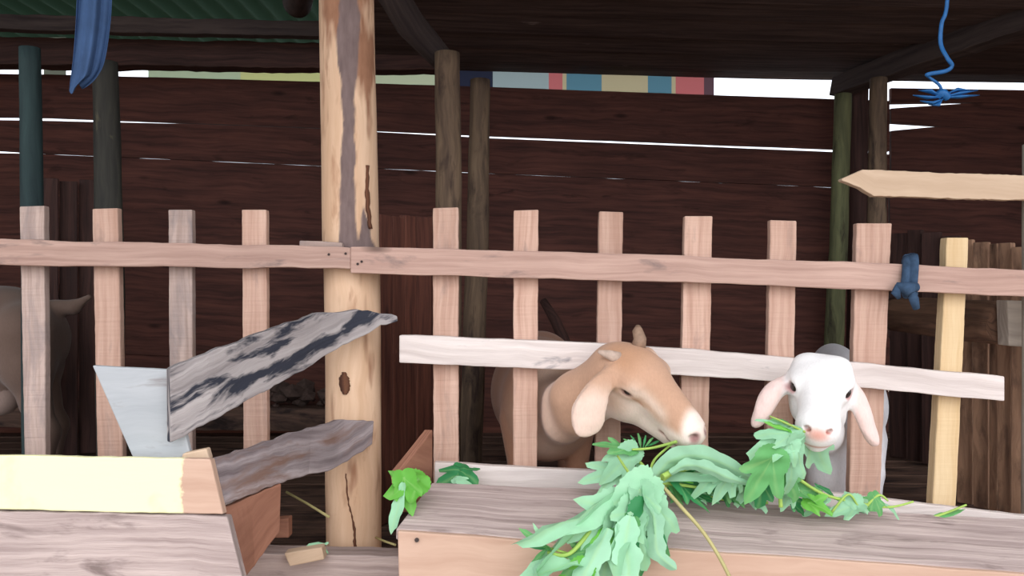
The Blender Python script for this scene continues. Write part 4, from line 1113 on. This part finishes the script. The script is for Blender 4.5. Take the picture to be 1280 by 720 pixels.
# hanging bunch over the front of the trough
hang = branch('leafy branch hanging over the trough front with a long yellow-green stem', P(815, 600, 1.52),
    [([(812, 596, 1.54), (824, 604, 1.50), (850, 632, 1.46), (884, 672, 1.43), (914, 726, 1.40), (930, 780, 1.39)], 0.0034, 0.003, M['stem_old']),
     ([(815, 600, 1.52), (780, 622, 1.48), (745, 655, 1.45), (712, 692, 1.42), (684, 690, 1.42)], 0.005, 0.003),
     ([(812, 602, 1.53), (806, 630, 1.49), (798, 670, 1.45), (790, 720, 1.43)], 0.0045, 0.003),
     ([(820, 598, 1.53), (795, 600, 1.53), (772, 570, 1.58)], 0.004, 0.002),
     ([(828, 596, 1.53), (850, 584, 1.55), (868, 578, 1.56)], 0.0055, 0.003)],
    [((778, 612, 1.485), (648, 728, 1.38), 'leaf_pale', dict(nh=(-.5, -.6, .6), width=0.42, droop=-0.25, fold=-0.5, lobes=1)),
     ((802, 614, 1.48), (722, 716, 1.40), 'leaf_pale', dict(nh=(-.1, -1, .5), width=0.55, droop=0.2, lobes=3)),
     ((776, 640, 1.455), (705, 738, 1.39), 'leaf_pale', dict(nh=(-.4, -1, .2), width=0.8, lobes=5)),
     ((772, 655, 1.45), (752, 748, 1.40), 'leaf_pale', dict(nh=(.1, -1, .1), width=0.6, lobes=3)),
     ((790, 640, 1.45), (782, 742, 1.40), 'leaf_pale', dict(nh=(.2, -1, .1), width=0.62, lobes=5)),
     ((805, 640, 1.46), (806, 728, 1.42), 'leaf_deep', dict(nh=(.3, -1, .1), width=0.8, lobes=3)),
     ((815, 622, 1.47), (844, 706, 1.43), 'leaf_pale', dict(nh=(.5, -1, .2), width=0.5, lobes=3, fold=0.5)),
     ((800, 612, 1.47), (812, 668, 1.43), 'leaf_pale', dict(nh=(.1, -1, .3), width=0.8, lobes=3)),
     ((786, 655, 1.44), (762, 700, 1.41), 'leaf', dict(nh=(-.2, -1, .3), width=0.8, lobes=3)),
     ((760, 668, 1.44), (738, 700, 1.41), 'leaf_bright', dict(nh=(-.2, -1, .4), width=0.8, lobes=3)),
     ((735, 690, 1.43), (700, 724, 1.40), 'leaf', dict(nh=(-.2, -1, .4), width=0.9, lobes=5)),
     ((722, 700, 1.41), (622, 722, 1.37), 'leaf_pale', dict(nh=(-.1, -.5, 1), width=0.7, lobes=1, droop=0.3)),
     ((730, 712, 1.41), (690, 760, 1.39), 'leaf_bright', dict(nh=(-.2, -.8, .6), width=0.8, lobes=3))])
branch('small sprig with narrow leaflets left of the hanging leaves', P(700, 690, 1.43),
    [([(716, 694, 1.435), (700, 689, 1.425), (682, 684, 1.42)], 0.0026, 0.0018)],
    [((684, 685, 1.42), (650, 660, 1.41), 'leaf', dict(width=0.4, lobes=1)), ((686, 686, 1.42), (655, 680, 1.41), 'leaf_deep', dict(width=0.4, lobes=1)),
     ((683, 686, 1.42), (662, 708, 1.41), 'leaf', dict(width=0.45, lobes=1)), ((682, 684, 1.42), (668, 656, 1.41), 'leaf_pale', dict(width=0.35, lobes=1)),
     ((688, 686, 1.42), (672, 700, 1.41), 'leaf_pale', dict(width=0.4, lobes=1))])
# arching leaves right of the knot
arch = branch('leafy branch arching over the trough below the brown goat\'s muzzle', P(830, 600, 1.58),
    [([(820, 600, 1.55), (850, 588, 1.57), (880, 582, 1.58), (912, 585, 1.60), (936, 600, 1.6)], 0.0055, 0.003),
     ([(815, 602, 1.55), (850, 606, 1.57), (890, 612, 1.58)], 0.0045, 0.002), ([(828, 600, 1.55), (842, 590, 1.55), (852, 582, 1.56)], 0.004, 0.002)],
    [((822, 592, 1.56), (945, 594, 1.58), 'leaf_pale', dict(nh=(.1, -.45, 1), width=0.55, droop=0.0, fold=-0.45, lobes=1)),
     ((838, 600, 1.56), (868, 596, 1.55), 'leaf_bright', dict(nh=(0, -.6, .8), width=0.3, droop=0.3, fold=-.4, lobes=1)),
     
     ((898, 592, 1.56), (862, 622, 1.55), 'leaf_pale', dict(nh=(-.2, -.9, .4), width=0.6, lobes=3)),
     ((915, 588, 1.56), (892, 632, 1.54), 'leaf_pale', dict(nh=(0, -1, .3), width=0.7, lobes=3)),
     ((918, 590, 1.56), (930, 618, 1.55), 'leaf_pale', dict(nh=(.2, -1, .3), width=0.7, lobes=3)),
     ((850, 600, 1.57), (905, 622, 1.60), 'leaf_deep', dict(nh=(0, -.8, .6), width=0.9, lobes=5)),
     ((842, 604, 1.57), (872, 628, 1.60), 'leaf', dict(nh=(0, -.8, .6), width=0.8, lobes=3)),
     ((900, 605, 1.60), (938, 632, 1.60), 'leaf_deep', dict(nh=(0, -.9, .4), width=0.9, lobes=3)),
     ((842, 585, 1.60), (888, 600, 1.62), 'leaf_deep', dict(nh=(0, -.8, .6), width=0.7, lobes=3))])
ribbon_leaf(arch, M['leaf_pale'], [(818, 600, 1.545), (836, 578, 1.54), (868, 570, 1.54), (905, 580, 1.545), (946, 603, 1.56)], 0.020, (-.2, -.35, 1), 0.3, 0.05)
ribbon_leaf(arch, M['leaf_pale'], [(838, 592, 1.53), (858, 582, 1.525), (884, 586, 1.525), (912, 598, 1.53), (940, 606, 1.545)], 0.012, (0, -.3, 1), 0.4, 0.15)
ribbon_leaf(hang, M['leaf_pale'], [(808, 602, 1.50), (770, 622, 1.475), (722, 664, 1.43), (680, 705, 1.40), (652, 738, 1.385)], 0.021, (.8, -.2, .8), 0.45, 0.06)
ribbon_leaf(hang, M['leaf_pale'], [(806, 625, 1.465), (818, 650, 1.445), (822, 690, 1.42), (846, 712, 1.41)], 0.016, (1, -.1, .1), 0.5, 0.2)
ribbon_leaf(hang, M['leaf_pale'], [(788, 645, 1.44), (782, 680, 1.42), (786, 715, 1.405), (776, 752, 1.40)], 0.022, (1, -.1, 0), -0.4, 0.2)
ribbon_leaf(hang, M['leaf_pale'], [(760, 660, 1.435), (745, 690, 1.41), (728, 725, 1.395), (722, 760, 1.39)], 0.020, (1, -.1, .4), 0.4, 0.2)
# bunch under the chin
branch('leafy branch with narrow leaflets under the brown goat\'s chin', P(795, 575, 1.62),
    [([(818, 598, 1.56), (800, 578, 1.60), (785, 566, 1.62), (768, 562, 1.62)], 0.0035, 0.002), ([(846, 552, 1.58), (815, 560, 1.60), (790, 562, 1.61)], 0.003, 0.002),
     ([(812, 596, 1.56), (818, 575, 1.59), (842, 553, 1.60)], 0.003, 0.002)],
    [((786, 562, 1.615), (741, 550, 1.60), 'leaf', dict(nh=(0, -.7, .7), width=0.6, lobes=3)),
     ((790, 566, 1.61), (748, 602, 1.58), 'leaf_pale', dict(nh=(-.2, -.9, .5), width=0.75, lobes=3)),
     ((775, 590, 1.62), (722, 600, 1.60), 'leaf_pale', dict(nh=(0, -.9, .5), width=0.85, lobes=5)),
     ((768, 588, 1.62), (762, 612, 1.60), 'leaf', dict(nh=(0, -1, .3), width=0.8, lobes=3)),
     ((800, 588, 1.60), (828, 612, 1.58), 'leaf_pale', dict(nh=(0, -.8, .6), width=0.6, lobes=3)),
     ((805, 592, 1.59), (782, 610, 1.57), 'leaf_deep', dict(nh=(0, -.8, .6), width=0.6, lobes=3))] +
    [((795 + 3 * i, 560 - abs(2 - i), 1.625), (778 + 10 * i, 538 + 3 * abs(i - 2), 1.64), 'leaf_deep' if i % 2 else 'leaf', dict(width=0.3, lobes=1, nh=(0, -.8, .6))) for i in range(6)])
# heap at the white goat's mouth
branch('leafy branch held at the white goat\'s mouth with one broad bright leaf', P(985, 600, 1.56),
    [([(976, 634, 1.56), (976, 610, 1.56), (985, 585, 1.55), (1000, 548, 1.53)], 0.004, 0.002), ([(1006, 540, 1.53), (985, 530, 1.52), (962, 520, 1.52)], 0.0025, 0.0012),
     ([(880, 560, 1.58), (912, 583, 1.58), (940, 598, 1.58)], 0.003, 0.002)],
    [((966, 572, 1.515), (931, 632, 1.52), 'leaf', dict(nh=(-.1, -1, .2), width=0.85, lobes=3, droop=0.1, ser=0.03)),
     ((986, 548, 1.525), (931, 568, 1.52), 'leaf_pale', dict(nh=(-.1, -.8, .6), width=0.8, lobes=3)),
     ((992, 542, 1.525), (941, 542, 1.52), 'leaf_pale', dict(nh=(0, -.8, .6), width=0.7, lobes=3)),
     ((988, 535, 1.53), (949, 518, 1.52), 'leaf_pale', dict(nh=(0, -.8, .6), width=0.28, lobes=1)),
     ((990, 532, 1.53), (967, 520, 1.52), 'leaf', dict(nh=(0, -.8, .6), width=0.3, lobes=1)),
     ((986, 540, 1.525), (957, 524, 1.52), 'leaf_bright', dict(nh=(0, -.8, .6), width=0.3, lobes=1)),
     ((992, 556, 1.525), (987, 628, 1.53), 'leaf_pale', dict(nh=(.3, -1, .2), width=0.5, lobes=3, fold=.4)),
     ((988, 552, 1.52), (973, 600, 1.51), 'leaf_pale', dict(nh=(.0, -1, .3), width=0.7, lobes=3)),
     ((978, 590, 1.54), (1003, 632, 1.55), 'leaf', dict(nh=(.2, -1, .3), width=0.8, lobes=3)),
     ((953, 605, 1.56), (949, 640, 1.56), 'leaf_deep', dict(nh=(0, -1, .2), width=1.1, lobes=3)),
     ((1012, 546, 1.57), (1032, 590, 1.63), 'leaf_pale', dict(nh=(.1, -1, .2), width=0.7, lobes=3, droop=-.1))])
branch('low leafy branch lying along the trough in front of the white goat', P(1050, 632, 1.60),
    [([(1000, 600, 1.60), (1030, 618, 1.60), (1070, 628, 1.61), (1110, 634, 1.61), (1142, 627, 1.60)], 0.0032, 0.002),
     ([(1040, 640, 1.60), (1060, 618, 1.60), (1072, 632, 1.60)], 0.0025, 0.0018), ([(1080, 636, 1.61), (1098, 619, 1.61), (1110, 626, 1.61)], 0.0028, 0.0018)],
    [((1000, 612, 1.60), (1050, 634, 1.60), 'leaf', dict(nh=UPN, width=0.5, lobes=3)),
     ((1035, 626, 1.60), (1002, 644, 1.59), 'leaf_pale', dict(nh=UPN, width=0.55, lobes=1)),
     ((1010, 628, 1.59), (1046, 640, 1.57), 'leaf_bright', dict(nh=UPN, width=1.0, lobes=3)),
     ((1072, 630, 1.60), (1032, 640, 1.59), 'leaf_pale', dict(nh=UPN, width=0.8, lobes=3)),
     ((1060, 622, 1.61), (1090, 640, 1.59), 'leaf_pale', dict(nh=UPN, width=0.8, lobes=3)),
     ((1092, 620, 1.61), (1104, 648, 1.60), 'leaf', dict(nh=FRN, width=0.8, lobes=3)),
     ((1104, 628, 1.61), (1132, 648, 1.60), 'leaf_pale', dict(nh=UPN, width=0.35, lobes=1)),
     ((1020, 606, 1.63), (1050, 622, 1.63), 'leaf_deep', dict(nh=UPN, width=0.5, lobes=1)),
     ((985, 622, 1.60), (1012, 644, 1.59), 'leaf_deep', dict(nh=UPN, width=0.8, lobes=3))])
branch('small green sprig lying on the trough rim below the yellow slat', P(1185, 645, 1.66),
    [([(1150, 652, 1.66), (1180, 642, 1.66), (1208, 631, 1.66)], 0.003, 0.002)],
    [((1158, 652, 1.66), (1210, 631, 1.66), 'leaf', dict(nh=UPN, width=0.3, lobes=1)), ((1160, 652, 1.66), (1196, 644, 1.66), 'leaf_deep', dict(nh=UPN, width=0.35, lobes=1))])
# low filling of leaves in the trough bed
bed = [(845, 610), (868, 600), (905, 604), (940, 612), (1060, 640), (1088, 642), (862, 622), (890, 628), (925, 632), (950, 636), (1025, 640), (880, 606)]
branch('dark green leafy branch lying deep in the trough between the goats', P(900, 630, 1.66),
    [([(840, 615, 1.66), (900, 622, 1.67), (960, 630, 1.67)], 0.004, 0.002)],
    [((x, y - 8, 1.68), (x + LRND.choice([-1, 1]) * LRND.uniform(24, 40), y + LRND.uniform(-2, 14), 1.64), LRND.choice(['leaf_deep', 'leaf', 'leaf_pale']), dict(nh=UPN, width=0.9, lobes=LRND.choice([3, 5]))) for x, y in bed])
branch('small green leafy tops heaped along the trough rim between the goats', P(890, 615, 1.63),
    [([(832, 606, 1.60), (870, 618, 1.61), (920, 626, 1.62), (960, 628, 1.62)], 0.0035, 0.002)],
    [((852, 602, 1.60), (838, 628, 1.58), 'leaf_deep', dict(nh=UPN, width=0.8, lobes=3)), ((866, 606, 1.60), (886, 630, 1.58), 'leaf_pale', dict(nh=UPN, width=0.7, lobes=3)),
     ((905, 610, 1.60), (935, 632, 1.58), 'leaf', dict(nh=UPN, width=0.8, lobes=3)), ((940, 604, 1.60), (918, 632, 1.58), 'leaf_pale', dict(nh=UPN, width=0.7, lobes=3)),
     ((925, 600, 1.60), (955, 614, 1.58), 'leaf', dict(nh=UPN, width=0.6, lobes=3)), ((860, 612, 1.60), (900, 624, 1.57), 'leaf_deep', dict(nh=UPN, width=0.4, lobes=1)),
     ((990, 612, 1.58), (975, 640, 1.57), 'leaf_pale', dict(nh=UPN, width=0.8, lobes=3)), ((940, 622, 1.60), (962, 640, 1.58), 'leaf_pale', dict(nh=UPN, width=0.9, lobes=3))])
# single leaves
r = empty('loose_leaf', P(510, 600, 1.56), 'bright green lobed leaf drooping over the left corner of the right trough', 'leaf')
leaf(r, M['leaf_bright'], P(523, 600, 1.575), P(480, 617, 1.53), nh=(-.1, -.8, .7), width=1.15, lobes=3, droop=.3)
leaf(r, M['leaf_bright'], P(505, 597, 1.56), P(516, 645, 1.53), nh=(.1, -1, .4), width=0.85, lobes=3, droop=.2)
leaf(r, M['leaf_pale'], P(503, 608, 1.545), P(487, 668, 1.52), nh=(-.2, -1, .1), width=0.55, lobes=1, droop=.1)
r['label'] = 'bright green lobed leaves drooping over the left corner of the right trough'
r = empty('loose_leaf', P(568, 597, 1.70), 'small dark green leaf against the whitish back board of the right trough', 'leaf')
leaf(r, M['leaf_deep'], P(580, 592, 1.73), P(544, 602, 1.68), nh=(0, -.6, .8), width=1.0, lobes=3)
leaf(r, M['leaf_deep'], P(572, 588, 1.73), P(598, 600, 1.68), nh=(0, -.6, .8), width=0.9, lobes=3)
leaf(r, M['leaf_pale'], P(570, 600, 1.69), P(590, 603, 1.67), nh=(0, -.6, .8), width=0.8, lobes=3)
r['label'] = 'dark green leaf cluster against the whitish back board of the right trough'
r = empty('loose_leaf', P(392, 684, 1.74), 'crumpled pale leaf on the sill beside the big post', 'leaf')
leaf(r, M['leaf_pale'], P(408, 680, 1.735), P(374, 684, 1.72), nh=(0, -.5, .9), width=0.4, lobes=1, fold=.5)
leaf(r, M['leaf_pale'], P(398, 680, 1.735), P(411, 690, 1.72), nh=(0, -.5, .9), width=0.5, lobes=1, fold=.5)
